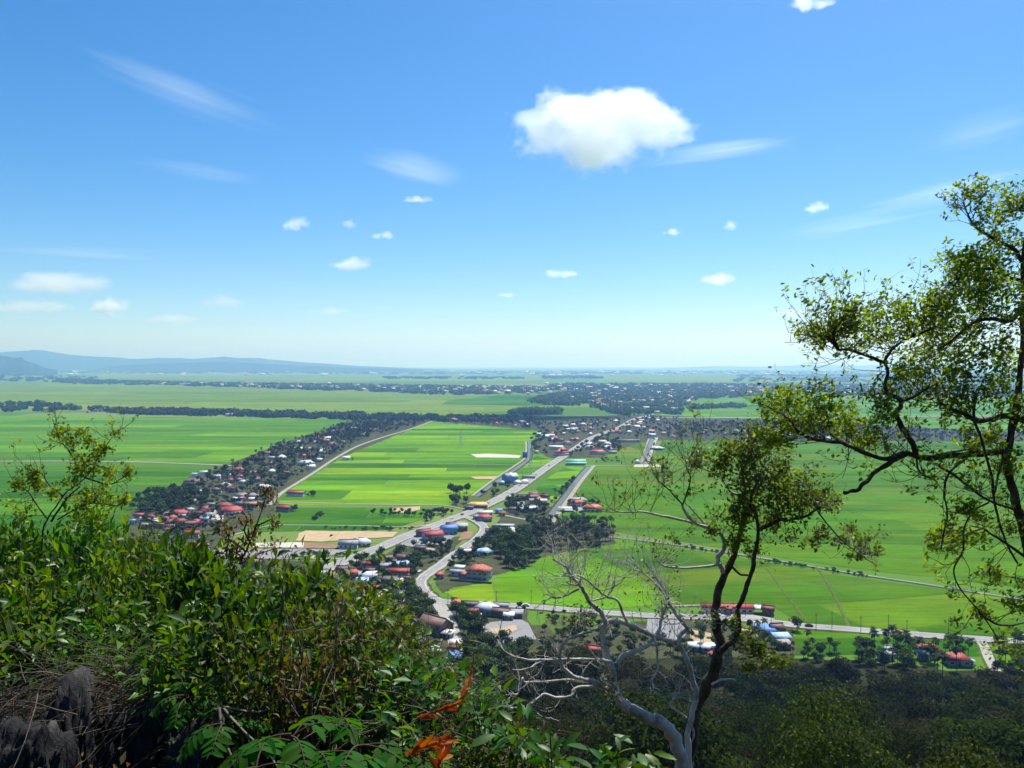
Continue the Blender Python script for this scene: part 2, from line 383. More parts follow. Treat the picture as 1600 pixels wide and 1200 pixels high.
field([(932, 730), (1040, 728), (1700, 735), (1700, 930), (1330, 888), (1200, 868), (1060, 846), (970, 832), (900, 822), (872, 812)], 34, 330, 'right', -1.5, 'broad paddy fields behind the bare tree')
field([(970, 842), (1060, 856), (1200, 880), (1330, 902), (1700, 952), (1700, 1006), (1540, 994), (1430, 987), (1250, 973), (1200, 944), (1090, 944), (960, 945), (900, 915), (880, 870)], 60, 85, 'right', 14, 'paddy fields along the lower road')
field([(694, 926), (772, 906), (800, 880), (862, 868), (935, 872), (1000, 905), (1060, 942), (950, 952), (840, 944), (720, 938)], 70, 160, 'bright', 4, 'small bright paddy inside the bend of the lower road')
field([(1034, 689), (1150, 688), (1700, 694), (1700, 730), (1040, 724), (1018, 722)], 60, 350, 'right', -1, 'paddy strip below the palm belt')
field([(838, 712), (868, 721), (846, 738), (812, 752), (806, 742), (822, 726)], 45, 120, 'bright', 20, 'small paddy between canal and main road')
field([(888, 727), (914, 731), (896, 757), (872, 782), (846, 778), (838, 764), (860, 744)], 40, 110, 'bright', 25, 'narrow paddy between main road and canal')
field([(940, 683), (1012, 688), (1000, 722), (928, 724), (955, 704)], 50, 120, 'olive', 5, 'village meadow beside the double track')
field([(-200, 598), (480, 601), (860, 616), (905, 636), (700, 648), (560, 650), (330, 638), (-200, 630)], 130, 900, 'pale', -1, 'pale green fields beyond the first tree belt')
field([(1060, 628), (1170, 622), (1700, 625), (1700, 650), (1110, 650), (1030, 650)], 110, 600, 'mid', 0, 'green fields beside the far highway')
field([(1030, 655), (1700, 655), (1700, 672), (1120, 668)], 70, 500, 'mid', 0, 'thin green field below the far highway')
field([(1232, 985), (1330, 990), (1430, 997), (1535, 1006), (1530, 1026), (1400, 1020), (1300, 1024), (1236, 1024)], 40, 140, 'deep', -2, 'dark green meadow below the lower road')
field([(940, 586), (1600, 590), (1700, 597), (1100, 600), (930, 594)], 300, 2500, 'pale', 0, 'far pale fields under the horizon')
field([(150, 585), (500, 588), (860, 592), (840, 599), (500, 597), (150, 594)], 260, 2200, 'pale', 0, 'far pale fields below the hills')
# the water-dark field
wf = [tuple(G(*p)[:2]) for p in [(660, 632), (700, 624), (840, 620), (870, 628), (800, 636)]]
field([(790, 616), (870, 618), (905, 632), (820, 634), (690, 632), (700, 626)], 90, 700, 'deep', 0, 'dark wet field in front of the wood', 0.3)

# ------------------------------------------------------------------ sheets of soil, yards, village ground
def sheet(name, px_poly, m, z, label=None, parent=None, noise=0.0):
    P = [G(*p) for p in px_poly]; n = len(P); out = []
    for i in range(n):
        a, b = P[i], P[(i+1) % n]; k = max(1, int((b-a).length/12))
        for j in range(k):
            q = a.lerp(b, j/k)
            w = noise*2.0
            out.append((q.x+rnd.uniform(-w, w), q.y+rnd.uniform(-w, w)*1.6, z))
    o = obj(name, mesh(name, out, [list(range(len(out)))], [M[m]]), parent)
    if o.data.polygons[0].normal.z < 0: o.data.flip_normals()
    return tag(o, label, kind='structure')
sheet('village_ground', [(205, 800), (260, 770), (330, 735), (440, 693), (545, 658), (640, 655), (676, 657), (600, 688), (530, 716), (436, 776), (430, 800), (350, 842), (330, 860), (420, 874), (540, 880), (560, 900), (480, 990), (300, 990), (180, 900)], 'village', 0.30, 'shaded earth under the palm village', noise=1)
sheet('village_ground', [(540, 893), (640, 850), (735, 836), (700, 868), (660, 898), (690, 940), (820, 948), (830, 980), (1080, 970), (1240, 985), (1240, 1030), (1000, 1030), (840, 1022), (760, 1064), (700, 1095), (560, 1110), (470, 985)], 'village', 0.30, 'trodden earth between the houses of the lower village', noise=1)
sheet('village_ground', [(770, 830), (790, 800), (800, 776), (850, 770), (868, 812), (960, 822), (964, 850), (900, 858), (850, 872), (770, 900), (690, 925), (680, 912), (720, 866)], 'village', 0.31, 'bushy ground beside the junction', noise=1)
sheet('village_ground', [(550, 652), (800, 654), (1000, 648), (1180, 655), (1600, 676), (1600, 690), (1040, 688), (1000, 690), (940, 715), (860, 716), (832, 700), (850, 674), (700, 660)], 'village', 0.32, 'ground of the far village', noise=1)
sheet('meadow', [(700, 792), (745, 768), (800, 752), (830, 754), (790, 776), (748, 795)], 'verge', 0.33, 'rough grass meadow by the main road', noise=1)
sheet('bare_soil', [(468, 834), (480, 829), (560, 831), (622, 832), (615, 840), (560, 842), (500, 848), (462, 846)], 'tan', 0.42, 'bare tan building plot', noise=0.7)
sheet('bare_soil', [(420, 851), (470, 849), (510, 851), (560, 856), (515, 858), (425, 857)], 'brown', 0.44, 'strip of brown earth beside the pale yard', noise=0.6)
sheet('bare_soil', [(400, 849), (475, 848), (474, 856), (395, 856)], 'pale', 0.47, 'pale dusty yard behind the dry sapling')
sheet('paved_yard', [(330, 860), (470, 858), (545, 860), (520, 868), (430, 872), (330, 872)], 'yard', 0.45, 'grey paved yard beyond the ledge')
sheet('bare_soil', [(736, 710), (765, 709), (800, 711), (814, 712), (812, 716), (745, 715)], 'pale', 0.42, 'white heap of rubble soil in the paddy', noise=0.5)
sheet('bare_soil', [(735, 745), (778, 745), (774, 749), (742, 749)], 'tan', 0.42, 'thin tan strip of soil in the paddy', noise=0.4)
sheet('bare_soil', [(610, 795), (655, 792), (656, 797), (625, 803)], 'tan', 0.42, 'small sandy clearing behind the hedge', noise=0.5)
sheet('paved_yard', [(628, 843), (668, 832), (712, 838), (690, 852), (652, 856), (625, 852)], 'yard', 0.46, 'grey forecourt of the blue walled shops')
sheet('bare_soil', [(728, 828), (738, 832), (736, 842), (716, 846), (722, 834)], 'brown', 0.46, 'reddish earth behind the shops', noise=0.3)
sheet('bare_soil', [(992, 726), (1030, 726), (1034, 730), (990, 730)], 'pale', 0.42, 'pale landing at the end of the double track')
sheet('paved_yard', [(752, 975), (812, 968), (826, 975), (838, 1000), (790, 1008), (760, 992)], 'yard', 0.46, 'dark paved lot in the lower village')
sheet('bare_soil', [(763, 982), (785, 984), (806, 976), (808, 986), (788, 993), (775, 990)], 'tan', 0.52, 'patch of tan sand on the dark lot', noise=0.4)
sheet('paved_yard', [(1012, 968), (1060, 970), (1075, 985), (1066, 1002), (1030, 998), (1010, 984)], 'yard', 0.46, 'dark lot behind the bare branches')
sheet('bare_soil', [(1080, 985), (1110, 990), (1116, 1006), (1096, 1010), (1078, 1000)], 'tan', 0.47, 'orange sand pile by the roadside shops', noise=0.5)
sheet('paved_yard', [(1100, 959), (1175, 962), (1210, 968), (1200, 975), (1100, 968)], 'concrete', 0.60, 'pale forecourt of the long red roofed row')
sheet('paved_yard', [(686, 962), (706, 958), (712, 975), (708, 985), (694, 980)], 'concrete', 0.47, 'pale concrete yard by the lane')
sheet('paved_yard', [(872, 792), (905, 790), (925, 797), (900, 800), (872, 798)], 'concrete', 0.46, 'pale carport slab of the red roofed houses')
sheet('bare_soil', [(850, 965), (915, 962), (940, 980), (920, 1000), (860, 990)], 'verge', 0.40, 'rough grass patch below the road', noise=1)
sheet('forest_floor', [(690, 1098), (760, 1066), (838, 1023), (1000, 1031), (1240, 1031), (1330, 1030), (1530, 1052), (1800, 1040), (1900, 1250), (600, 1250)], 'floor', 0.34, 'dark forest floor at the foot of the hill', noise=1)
sheet('bare_soil', [(325, 800), (345, 796), (352, 806), (340, 812)], 'pale', 0.5, 'pale yard between the red roofs', noise=0.4)

# ------------------------------------------------------------------ roads, tracks, canals
def smooth_path(pts, k=6):
    P = [G(*p) for p in pts]; out = []
    for i in range(len(P)-1):
        p0, p1, p2, p3 = P[max(i-1, 0)], P[i], P[i+1], P[min(i+2, len(P)-1)]
        for j in range(k):
            u = j/k
            out.append(0.5*((2*p1)+(p2-p0)*u+(2*p0-5*p1+4*p2-p3)*u*u+(3*p1-p0-3*p2+p3)*u**3))
    out.append(P[-1]); return out
def ribbon(path, sect):
    """sect: [(offset, z)...] -> strip mesh"""
    n, k = len(path), len(sect); v = []
    for i, p in enumerate(path):
        d = (path[min(i+1, n-1)]-path[max(i-1, 0)]); d.z = 0; d.normalize(); s = Vector((d.y, -d.x, 0))
        for off, z in sect: v.append((p.x+s.x*off, p.y+s.y*off, z))
    idx = np.arange(n*k).reshape(n, k)
    f = np.stack([idx[:-1, :-1], idx[:-1, 1:], idx[1:, 1:], idx[1:, :-1]], -1).reshape(-1, 4)
    return np.array(v), f
def road(name, pts, w, m, label, z=0.7, verge=1.5, vm='verge', lines=False):
    p = smooth_path(pts)
    o = tag(obj(name, mesh(name, *ribbon(p, [(-w/2, z), (0, z+0.06), (w/2, z)]), [M[m]])), label, kind='structure')
    if verge:
        obj('verge', mesh('verge', *ribbon(p, [(-w/2-verge, 0.05), (-w/2-verge*0.35, z-0.12), (0, z-0.1), (w/2+verge*0.35, z-0.12), (w/2+verge, 0.05)]), [M[vm]]), o)
    if lines:
        for s in (-1, 1):                   # dusty shoulders of uneven width
            dp = []
            for i in range(len(p)-1):
                L = max(1, int((p[i+1]-p[i]).length/4)); dp += [p[i].lerp(p[i+1], j/L) for j in range(L)]
            v, f = ribbon(dp, [(s*(w/2-0.15), z+0.02), (s*(w/2+1.0), z-0.03)] if s > 0 else [(s*(w/2+1.0), z-0.03), (s*(w/2-0.15), z+0.02)])
            k0 = 1 if s > 0 else 0
            for i in range(len(dp)): q = rnd.uniform(-0.55, 0.9); v[i*2+k0, 0] += q*s; v[i*2+k0, 1] += q*0.3
            obj('shoulder', mesh('shoulder', v, f, [M['track']]), o)
        for s in (-1, 1):
            a = s*(w/2-0.5)
            obj('edge_line', mesh('edge_line', *ribbon(p, [(a-0.14, z+0.075), (a+0.14, z+0.075)]), [M['line']]), o)
        dash = []
        dens = []
        for i in range(len(p)-1):
            L = (p[i+1]-p[i]).length
            for j in range(max(1, int(L/3))): dens.append(p[i].lerp(p[i+1], j/max(1, int(L/3))))
        for i in range(0, len(dens)-3, 4): dash.append(ribbon(dens[i:i+2], [(-0.12, z+0.09), (0.12, z+0.09)]))
        if dash: obj('centre_line', mesh('centre_line', *cat_mesh(dash), [M['line']]), o)
    return o
MAIN = [(500, 894), (545, 876), (590, 858), (640, 837), (690, 818), (735, 801), (770, 785), (800, 769), (825, 752), (850, 734), (872, 719), (892, 706), (908, 695), (921, 686), (940, 678), (968, 668), (992, 655), (1020, 648)]
road('road', MAIN, 11.5, 'asphalt', 'wide straight main road running to the far village', 0.8, 3.0, lines=True)
LOWER = [(722, 807), (738, 812), (752, 820), (757, 828), (748, 840), (728, 855), (706, 870), (686, 886), (667, 899), (657, 910), (660, 922), (671, 933), (688, 941), (720, 943), (780, 946), (850, 951), (930, 958), (1010, 963), (1090, 966), (1150, 968), (1200, 973), (1250, 979), (1330, 985), (1430, 993), (1530, 1000), (1650, 1008)]
road('road', LOWER, 7.0, 'asphalt', 'curving side road through the lower village', 0.72, 2.0, lines=True)
road('lane', [(683, 940), (690, 952), (698, 965), (706, 985), (712, 1010), (708, 1040)], 7.5, 'concrete', 'pale concrete lane leading into the lower village', 0.62, 0)
road('road', [(640, 848), (672, 832), (700, 824), (722, 816)], 9, 'asphalt', 'slip road past the blue walled shops', 0.60, 0)
road('lane', [(420, 790), (440, 771), (465, 755), (492, 738), (525, 716), (560, 697), (600, 683), (640, 671), (676, 658)], 5.0, 'track', 'pale lane along the palm village', 0.6, 1.5)
road('track', [(-200, 720), (0, 721), (120, 721), (240, 723), (365, 728)], 7, 'track', 'long straight track across the paddy', 0.6, 3)
road('track', [(440, 785), (520, 787), (610, 789), (690, 790), (720, 795), (745, 800)], 3.0, 'track', 'narrow farm track joining the main road', 0.5, 1)
road('track', [(862, 817), (876, 797), (892, 775), (908, 752), (928, 728)], 5.5, 'track', 'canal track beside the red roofed houses', 0.6, 1)
road('track', [(1011, 725), (1018, 704), (1026, 684)], 6.0, 'concrete', 'right hand pale track of the double track', 0.6, 1.5)
road('track', [(1001, 725), (1008, 704), (1014, 686)], 3.5, 'track', 'thin left hand track of the double track', 0.5, 1.5)
road('track', [(822, 690), (822, 704), (820, 716), (806, 727), (784, 741), (760, 758), (738, 775)], 3.0, 'track', 'path along the crooked canal', 0.5, 1)
road('track', [(800, 727), (850, 727), (925, 728), (1010, 727)], 4, 'track', 'cross track behind the green roofed hall', 0.5, 1)
road('track', [(525, 722), (620, 724), (720, 725), (800, 727)], 2.4, 'track', 'thin pale bund across the bright paddy', 0.5, 0.8)
road('track', [(790, 806), (815, 811), (840, 815), (862, 817)], 3.2, 'track', 'short lane past the walled garden', 0.5, 1)
road('track', [(330, 873), (430, 873), (500, 874), (552, 874)], 3.2, 'track', 'lane below the paved yard', 0.5, 1)
road('track', [(360, 838), (420, 822), (470, 821), (560, 822), (640, 824), (672, 820)], 2.2, 'track', 'thin bund above the bare soil', 0.5, 0.8)
road('track', [(940, 838), (1010, 846), (1090, 857), (1200, 874), (1330, 896), (1450, 914), (1650, 946)], 2.6, 'yard', 'ditch side path crossing behind the bare tree', 0.45, 2, 'ditch')
road('highway', [(1000, 652), (1080, 653), (1160, 653), (1300, 652), (1450, 651), (1700, 650)], 16, 'concrete', 'pale far highway across the fields', 0.9, 6)
road('highway', [(1070, 632), (1078, 625), (1086, 618)], 14, 'concrete', 'short pale far road by the wood', 0.9, 4)
road('track', [(-200, 630), (150, 640), (400, 648), (560, 648), (650, 644)], 10, 'track', 'faint track behind the first tree belt', 0.5, 5)
road('track', [(1530, 1001), (1538, 1012), (1545, 1030), (1556, 1050)], 4.5, 'concrete', 'pale lane turning down to the forest edge', 0.6, 1)
road('track', [(1036, 948), (1120, 946), (1190, 948)], 2.0, 'track', 'dark bund behind the long red row', 0.4, 1.5, 'ditch')
road('track', [(1185, 872), (1210, 905), (1240, 945), (1262, 974)], 0.9, 'verge', 'field bund running down to the lower road', 0.35, 0.7)
road('track', [(1275, 884), (1300, 925), (1326, 980)], 0.9, 'verge', 'field bund crossing the lower paddy', 0.45, 0.7)
def canal(pts, w, label):
    p = smooth_path(pts)
    o = tag(obj('canal', mesh('canal', *ribbon(p, [(-w/2, 0.36), (w/2, 0.36)]), [M['water']])), label, kind='structure')
    for s in (-1, 1):
        a, b, c_ = s*(w/2-0.05), s*(w/2+0.8), s*(w/2+2.2)
        q = sorted([(a, 0.3), (b, 0.75), (c_, 0.1)])
        obj('bank', mesh('bank', *ribbon(p, q), [M['ditch'] if s < 0 else M['verge']]), o)
canal([(854, 815), (868, 795), (886, 771), (902, 750), (919, 730)], 5.5, 'straight canal beside the main paddy track')
canal([(1005, 725), (1012, 704), (1019, 686)], 6, 'canal between the double tracks')
canal([(827, 690), (828, 706), (826, 717), (812, 729), (790, 744), (766, 760), (745, 776)], 5, 'crooked canal by the blue building')

# ------------------------------------------------------------------ clouds (volumes, outside the haze)
def ico(sub=2):
    import bmesh
    bm = bmesh.new(); bmesh.ops.create_icosphere(bm, subdivisions=sub, radius=1.0)
    v = np.array([p.co[:] for p in bm.verts]); f = np.array([[q.index for q in p.verts] for p in bm.faces]); bm.free()
    return v, f
ICO2 = ico(2)
ICO1 = ico(1)
def cloud_mat(name, lobes, dens, amp, thr, nscale, gain, stretch=(1, 1, 1), step=0.35):
    t = NT(name); tc = t.n('TexCoord').outputs['Object']
    acc = None
    for (x, y, z, r) in lobes:
        d = t.n('VectorMath', operation='DISTANCE'); t.put(tc, d.inputs[0]); d.inputs[1].default_value = (x, y, z)
        q = t.math('SUBTRACT', 1.0, t.math('DIVIDE', d.outputs['Value'], r))
        acc = q if acc is None else t.math('SMOOTH_MAX', acc, q, 0.15)
    mp = t.n('Mapping'); t.put(tc, mp.inputs[0]); mp.inputs['Scale'].default_value = stretch
    rn = t.n('ObjectInfo').outputs['Random']
    ad = t.n('VectorMath', operation='ADD'); t.put(mp.outputs[0], ad.inputs[0])
    cb = t.n('CombineXYZ'); t.put(t.math('MULTIPLY', rn, 37.0), cb.inputs[0]); t.put(cb.outputs[0], ad.inputs[1])
    nz = t.noise(ad.outputs[0], nscale, 7, 0.62)
    f = t.math('ADD', acc, t.math('MULTIPLY', t.math('SUBTRACT', nz, 0.5), amp))
    de = t.math('MULTIPLY', t.math('MULTIPLY', t.math('SUBTRACT', f, thr), gain, clamp=True), dens)
    s = t.n('VolumeScatter'); s.inputs['Color'].default_value = (1, 1, 1, 1); s.inputs['Anisotropy'].default_value = 0.5
    t.put(de, s.inputs['Density'])
    t.finish(None, s.outputs[0])
    t.m.cycles.volume_step_rate = step
    return t.m
def cloud(px, py, wpx, hpx, D, m, label, depth=0.7, tilt=0.0, cat='cloud', group=None):
    p = F(px, py, D); w = wpx/FPX*D/2; h = hpx/FPX*D/2
    o = obj('cloud', mesh('cloud', *ICO2, [m]), loc=p, scale=(w*1.15, max(w*depth, h), h*1.15))
    o.rotation_euler = (0, R(tilt), 0)
    return tag(o, label, cat, group)
CUM = cloud_mat('cumulus', [tuple(c*0.80 for c in q) for q in [(-0.52, 0, 0.05, 0.46), (-0.2, 0.1, 0.25, 0.60), (0.22, 0, 0.22, 0.62), (0.50, 0, -0.05, 0.46), (-0.1, -0.1, -0.28, 0.60), (-0.72, 0, 0.18, 0.25), (0.75, 0, -0.22, 0.22), (0.0, 0.1, 0.0, 0.7)]], 0.019, 3.3, 0.10, 2.9, 2.6, (1, 1, 0.7), 0.10)
PUFF = cloud_mat('small_cumulus', [(0, 0, -0.1, 0.9), (-0.35, 0, -0.2, 0.55), (0.35, 0, -0.15, 0.55)], 0.018, 2.6, 0.34, 2.0, 2.0, (1, 1, 0.6), 0.25)
BANK = cloud_mat('hazy_cumulus', [(0, 0, -0.1, 0.95), (-0.4, 0, -0.2, 0.6), (0.4, 0, -0.1, 0.6)], 0.006, 1.6, 0.36, 2.0, 1.6, (1, 1, 0.5))
TAIL = cloud_mat('tail_cloud', [(0, 0, 0, 0.98)], 0.0030, 1.9, 0.20, 1.4, 0.8, (0.5, 1, 1.5), 0.5)
STREAK = cloud_mat('streak_cloud', [(0, 0, 0, 0.98)], 0.0036, 1.9, 0.26, 1.4, 0.8, (0.5, 1, 1.5), 0.5)
WISP = cloud_mat('cirrus', [(0, 0, 0, 0.98)], 0.0011, 2.0, 0.30, 1.3, 0.8, (0.45, 1, 1.7), 0.5)
cloud(938, 202, 258*1.25, 134*1.25, 2600, CUM, 'large bright white cumulus cloud high in the sky', 0.55)
cloud(1128, 236, 250, 36, 7000, TAIL, 'thin pale streamer trailing from the large white cloud', 0.3, -8)
for (x, y, w, h, D, lab) in [(463, 348, 40, 22, 5200, 'small bright puff of cloud above the dark left hills'), (545, 349, 22, 14, 5200, 'tiny faint puff of cloud beside the bright puff'),
        (598, 367, 34, 14, 5200, 'thin broken puff of cloud under the pale streak'), (548, 411, 62, 22, 6500, 'flat bottomed white cloud low over the plain'), (654, 311, 38, 11, 5000, 'thin white dash of cloud under the pale streak'),
        (877, 427, 48, 14, 6800, 'small white cloud low below the large cumulus'), (1123, 434, 54, 20, 7000, 'white lozenge cloud low above the bare tree'), (1050, 362, 30, 11, 5600, 'faint dash of cloud between large cumulus and horizon'),
        (1141, 352, 24, 14, 5600, 'tiny puff of cloud above the lozenge cloud'), (1277, 322, 34, 20, 5200, 'faint fluffy puff left of the leafy tree top'), (1266, 4, 60, 22, 3600, 'white cloud scrap cut by the top edge of the sky'),
        (172, 477, 52, 28, 9000, 'bright little cloud at the foot of the hazy bank'), (792, 460, 28, 8, 8000, 'faint streak of cloud low over the horizon centre')]:
    cloud(x, y, w*1.3, h*1.4, D, PUFF, lab)
for (x, y, w, h, D, lab) in [(90, 440, 170, 44, 9500, 'hazy cumulus bank over the distant hills'), (50, 478, 130, 26, 10500, 'low grey cloud layer under the hazy bank'), (348, 470, 70, 24, 9500, 'faint low cloud right of the hazy bank'),
        (515, 485, 60, 16, 10500, 'dim low cloud near the horizon'), (1240, 488, 80, 16, 10000, 'dim low cloud left of the leafy tree'), (270, 497, 80, 20, 11000, 'very faint cloud close above the hills')]:
    cloud(x, y, w*1.2, h*1.3, D, BANK, lab)
for (x, y, w, h, D, tl, lab) in [(645, 262, 190, 60, 7000, 14, 'soft pale streak of cloud left of the large cumulus'), (300, 150, 360, 70, 9000, 22, 'long faint cirrus streak in the deep blue corner'),
        (330, 270, 260, 34, 9000, 8, 'thin cirrus veil left of the pale streak'), (1520, 205, 260, 60, 8000, -16, 'broad pale cirrus at the far right above the tree'), (1480, 300, 330, 60, 8000, -12, 'pale cirrus veil behind the leafy tree top'),
        (130, 395, 320, 26, 10000, 3, 'thin level cloud line above the hazy bank'), (1330, 350, 300, 40, 9000, -10, 'faint cirrus veil above the tree branches')]:
    cloud(x, y, w, h, D, STREAK if 'soft pale' in lab else WISP, lab, 0.35, tl)

# ------------------------------------------------------------------ foliage builders
def unit(a): return a/np.maximum(np.linalg.norm(a, axis=-1, keepdims=True), 1e-9)
def leaf_quads(c, d, n, L, W, fold=0.0):
    """rhombic leaves: centre c, direction d, normal n, length L, width W (arrays) -> v, f"""
    d = unit(d); s = unit(np.cross(d, n)); n2 = np.cross(s, d)
    L = np.asarray(L).reshape(-1, 1)*np.ones((len(c), 1)); W = np.asarray(W).reshape(-1, 1)*np.ones((len(c), 1))
    b = c-d*L*0.5; t_ = c+d*L*0.5-n2*L*0.12; m = c-d*L*0.06
    l = m+s*W*0.5+n2*W*fold; r = m-s*W*0.5+n2*W*fold
    v = np.stack([b, r, t_, l], 1).reshape(-1, 3)
    return v, np.arange(len(v)).reshape(-1, 4)
def tube(path, rad, sides=6, cap=True):
    P = np.asarray(path, float); n = len(P); rad = np.asarray(rad, float)
    T = unit(np.gradient(P, axis=0)); v = []
    a = np.cross(T[0], np.array([0.31, 0.17, 0.93]))
    if np.linalg.norm(a) < 0.2: a = np.cross(T[0], np.array([1.0, 0, 0]))
    for i in range(n):                      # carry the frame along the path
        a = a-T[i]*np.dot(a, T[i]); a = a/max(np.linalg.norm(a), 1e-9); b = np.cross(T[i], a)
        k = np.arange(sides)*2*math.pi/sides
        v.append(P[i]+rad[i]*(np.cos(k)[:, None]*a+np.sin(k)[:, None]*b))
    v = np.concatenate(v); idx = np.arange(n*sides).reshape(n, sides); nx = np.roll(idx, -1, 1)
    f = np.stack([idx[:-1], nx[:-1], nx[1:], idx[1:]], -1).reshape(-1, 4)
    return v, f
def rdir(n, rs, flat=0.0):
    a = rs.normal(size=(n, 3)); a[:, 2] *= (1-flat); return unit(a)
def crown_leaves(rs, lumps, n, leaf, aspect=0.6, shell=0.55, flat=0.3):
    """leaf clumps on the shells of overlapping lumps: lumps = [(x,y,z,r,rz)]"""
    lp = np.array(lumps); w = lp[:, 3]**2; w /= w.sum()
    k = rs.choice(len(lp), n, p=w)
    d = rdir(n, rs); r = (shell+(1-shell)*rs.rand(n)**0.6)
    c = lp[k, :3]+d*np.stack([lp[k, 3], lp[k, 3], lp[k, 4]], 1)*r[:, None]
    nn = unit(d*1.0+rs.normal(size=(n, 3))*0.42+np.array([0, 0, 0.35]))
    dd = unit(np.cross(nn, rs.normal(size=(n, 3)))+np.array([0, 0, -0.2]))
    L = leaf*(0.6+0.8*rs.rand(n))
    return leaf_quads(c, dd, nn, L, L*aspect)
def tree_proto(seed, H=10.0, cr=4.2, nleaf=420, leaf=1.1, lumps=9, tall=0.62, trunk_r=0.22, flat=0.7):
    rs = np.random.RandomState(seed); lp = []
    for i in range(lumps):
        a = rs.rand()*2*math.pi; q = rs.rand()**0.6*cr*0.62; z = H*tall+(rs.rand()-0.35)*H*0.36-q*0.25
        r = cr*(0.36+0.28*rs.rand()); lp.append((math.cos(a)*q, math.sin(a)*q, min(z, H-r*0.7), r, r*flat))
    lp.append((0, 0, H*tall, cr*0.55, cr*0.5))
    cv, cf = crown_leaves(rs, lp, nleaf, leaf)
    tr = [tube([(0, 0, -0.8), (0.1, 0.05, H*0.3), (0.05, 0.1, H*0.62)], [trunk_r*1.25, trunk_r, trunk_r*0.6], 6)]
    for (x, y, z, r, _) in lp[:6]:
        tr.append(tube([(0.07, 0.07, H*(0.28+0.2*rs.rand())), (x*0.45, y*0.45, z*0.8), (x*0.9, y*0.9, z)], [trunk_r*0.55, trunk_r*0.4, trunk_r*0.15], 4))
    return (cv, cf), cat_mesh(tr)
def palm_proto(seed, H=11.0, nf=20, L=3.4, W=0.42):
    rs = np.random.RandomState(seed); lean = rs.normal(size=2)*0.6
    pth = [(lean[0]*u*u, lean[1]*u*u, -0.8+(H+0.8)*u) for u in np.linspace(0, 1, 6)]
    tr = tube(pth, np.linspace(0.22, 0.12, 6), 6)
    top = np.array(pth[-1]); C_, D_, N_, LL, WW = [], [], [], [], []
    for i in range(nf):
        az = i*2.399+rs.rand()*0.4; el0 = R(rs.uniform(-25, 78)); h = np.array([math.cos(az), math.sin(az), 0])
        side = np.array([-h[1], h[0], 0]); Lf = L*rs.uniform(0.8, 1.15); p = top.copy(); el = el0
        for k in range(11):
            d = h*math.cos(el)+np.array([0, 0, 1])*math.sin(el); p = p+d*Lf/11; el -= 0.17
            ll = 1.15*math.sin(math.pi*(0.12+0.83*(k+1)/12))
            for s in (-1, 1):
                q = unit(side*s*0.85+d*0.45+np.array([0, 0, -0.45])); C_.append(p+q*ll*0.5); D_.append(q); N_.append(np.cross(q, d)*s+np.array([0, 0, 0.3])); LL.append(ll); WW.append(W)
    cv, cf = leaf_quads(np.array(C_), np.array(D_), np.array(N_), np.array(LL), np.array(WW))
    return (cv, cf), tr
def banana_proto(seed): return palm_proto(seed, 3.2, 12, 2.8)

TREES = [tree_proto(20+i, H=10, cr=[4.2, 3.6, 4.8, 3.2, 4.4][i], tall=[0.62, 0.6, 0.58, 0.56, 0.64][i]) for i in range(5)]
PALMS = [palm_proto(50+i, [11, 9.5, 12.5, 10][i]) for i in range(4)]
BUSH = [tree_proto(70+i, H=3.2, cr=2.0, nleaf=200, leaf=0.6, lumps=6, tall=0.5, trunk_r=0.08) for i in range(3)]
def as_meshes(name, protos, lm, bm_):
    out = []
    for cr_, tr_ in protos:
        out.append((mesh('crown', *cr_, [M[lm]]), mesh('trunk', *tr_, [M[bm_]])))
    return out
KIND_M = dict(tree=as_meshes('tree', TREES, 'leaf_far', 'bark_far'), palm=as_meshes('palm', PALMS, 'leaf_palm', 'bark_far'), bush=as_meshes('bush', BUSH, 'leaf_far', 'bark_far'))
KIND_P = dict(tree=TREES, palm=PALMS, bush=BUSH)

def plant(name, pair, p, s, rz, label, cat, group, sub='trunk'):
    o = obj(name, None, loc=p, rz=rz, scale=s); tag(o, label, cat, group)
    obj(sub, pair[1], o); obj('crown', pair[0], o)
    return o

# ------------------------------------------------------------------ houses
RED, ORG, MAR, WHT, SIL, GRY, DRK, BRN, BLU, LBL, YEL, GRN, TAN = ((0.40, 0.045, 0.035), (0.46, 0.10, 0.045), (0.22, 0.035, 0.035), (0.74, 0.74, 0.72), (0.52, 0.57, 0.62),
    (0.32, 0.33, 0.34), (0.10, 0.095, 0.095), (0.20, 0.11, 0.085), (0.10, 0.27, 0.62), (0.36, 0.55, 0.78), (0.62, 0.43, 0.10), (0.16, 0.45, 0.32), (0.52, 0.36, 0.24))
CRM, WBL, WGY, WWH, WTB = (0.60, 0.55, 0.44), (0.22, 0.33, 0.58), (0.36, 0.38, 0.42), (0.68, 0.68, 0.66), (0.20, 0.15, 0.11)
HOUSES = []
def face_box(x0, x1, y0, y1, z0, z1):
    v = [(x0, y0, z0), (x1, y0, z0), (x1, y1, z0), (x0, y1, z0), (x0, y0, z1), (x1, y0, z1), (x1, y1, z1), (x0, y1, z1)]
    return np.array(v, float), np.array([[3, 2, 1, 0], [4, 5, 6, 7], [0, 1, 5, 4], [1, 2, 6, 5], [2, 3, 7, 6], [3, 0, 4, 7]])
def slab(quad, th=0.14):
    q = np.array(quad, float); n = np.cross(q[1]-q[0], q[2]-q[0]); n /= np.linalg.norm(n)
    v = np.concatenate([q, q-n*th]); k = len(q)
    if k == 4: return v, np.array([[0, 1, 2, 3], [7, 6, 5, 4], [0, 4, 5, 1], [1, 5, 6, 2], [2, 6, 7, 3], [3, 7, 4, 0]])
    return v, np.array([[0, 1, 2, 2], [5, 4, 3, 3], [0, 3, 4, 1], [1, 4, 5, 2], [2, 5, 3, 0]])
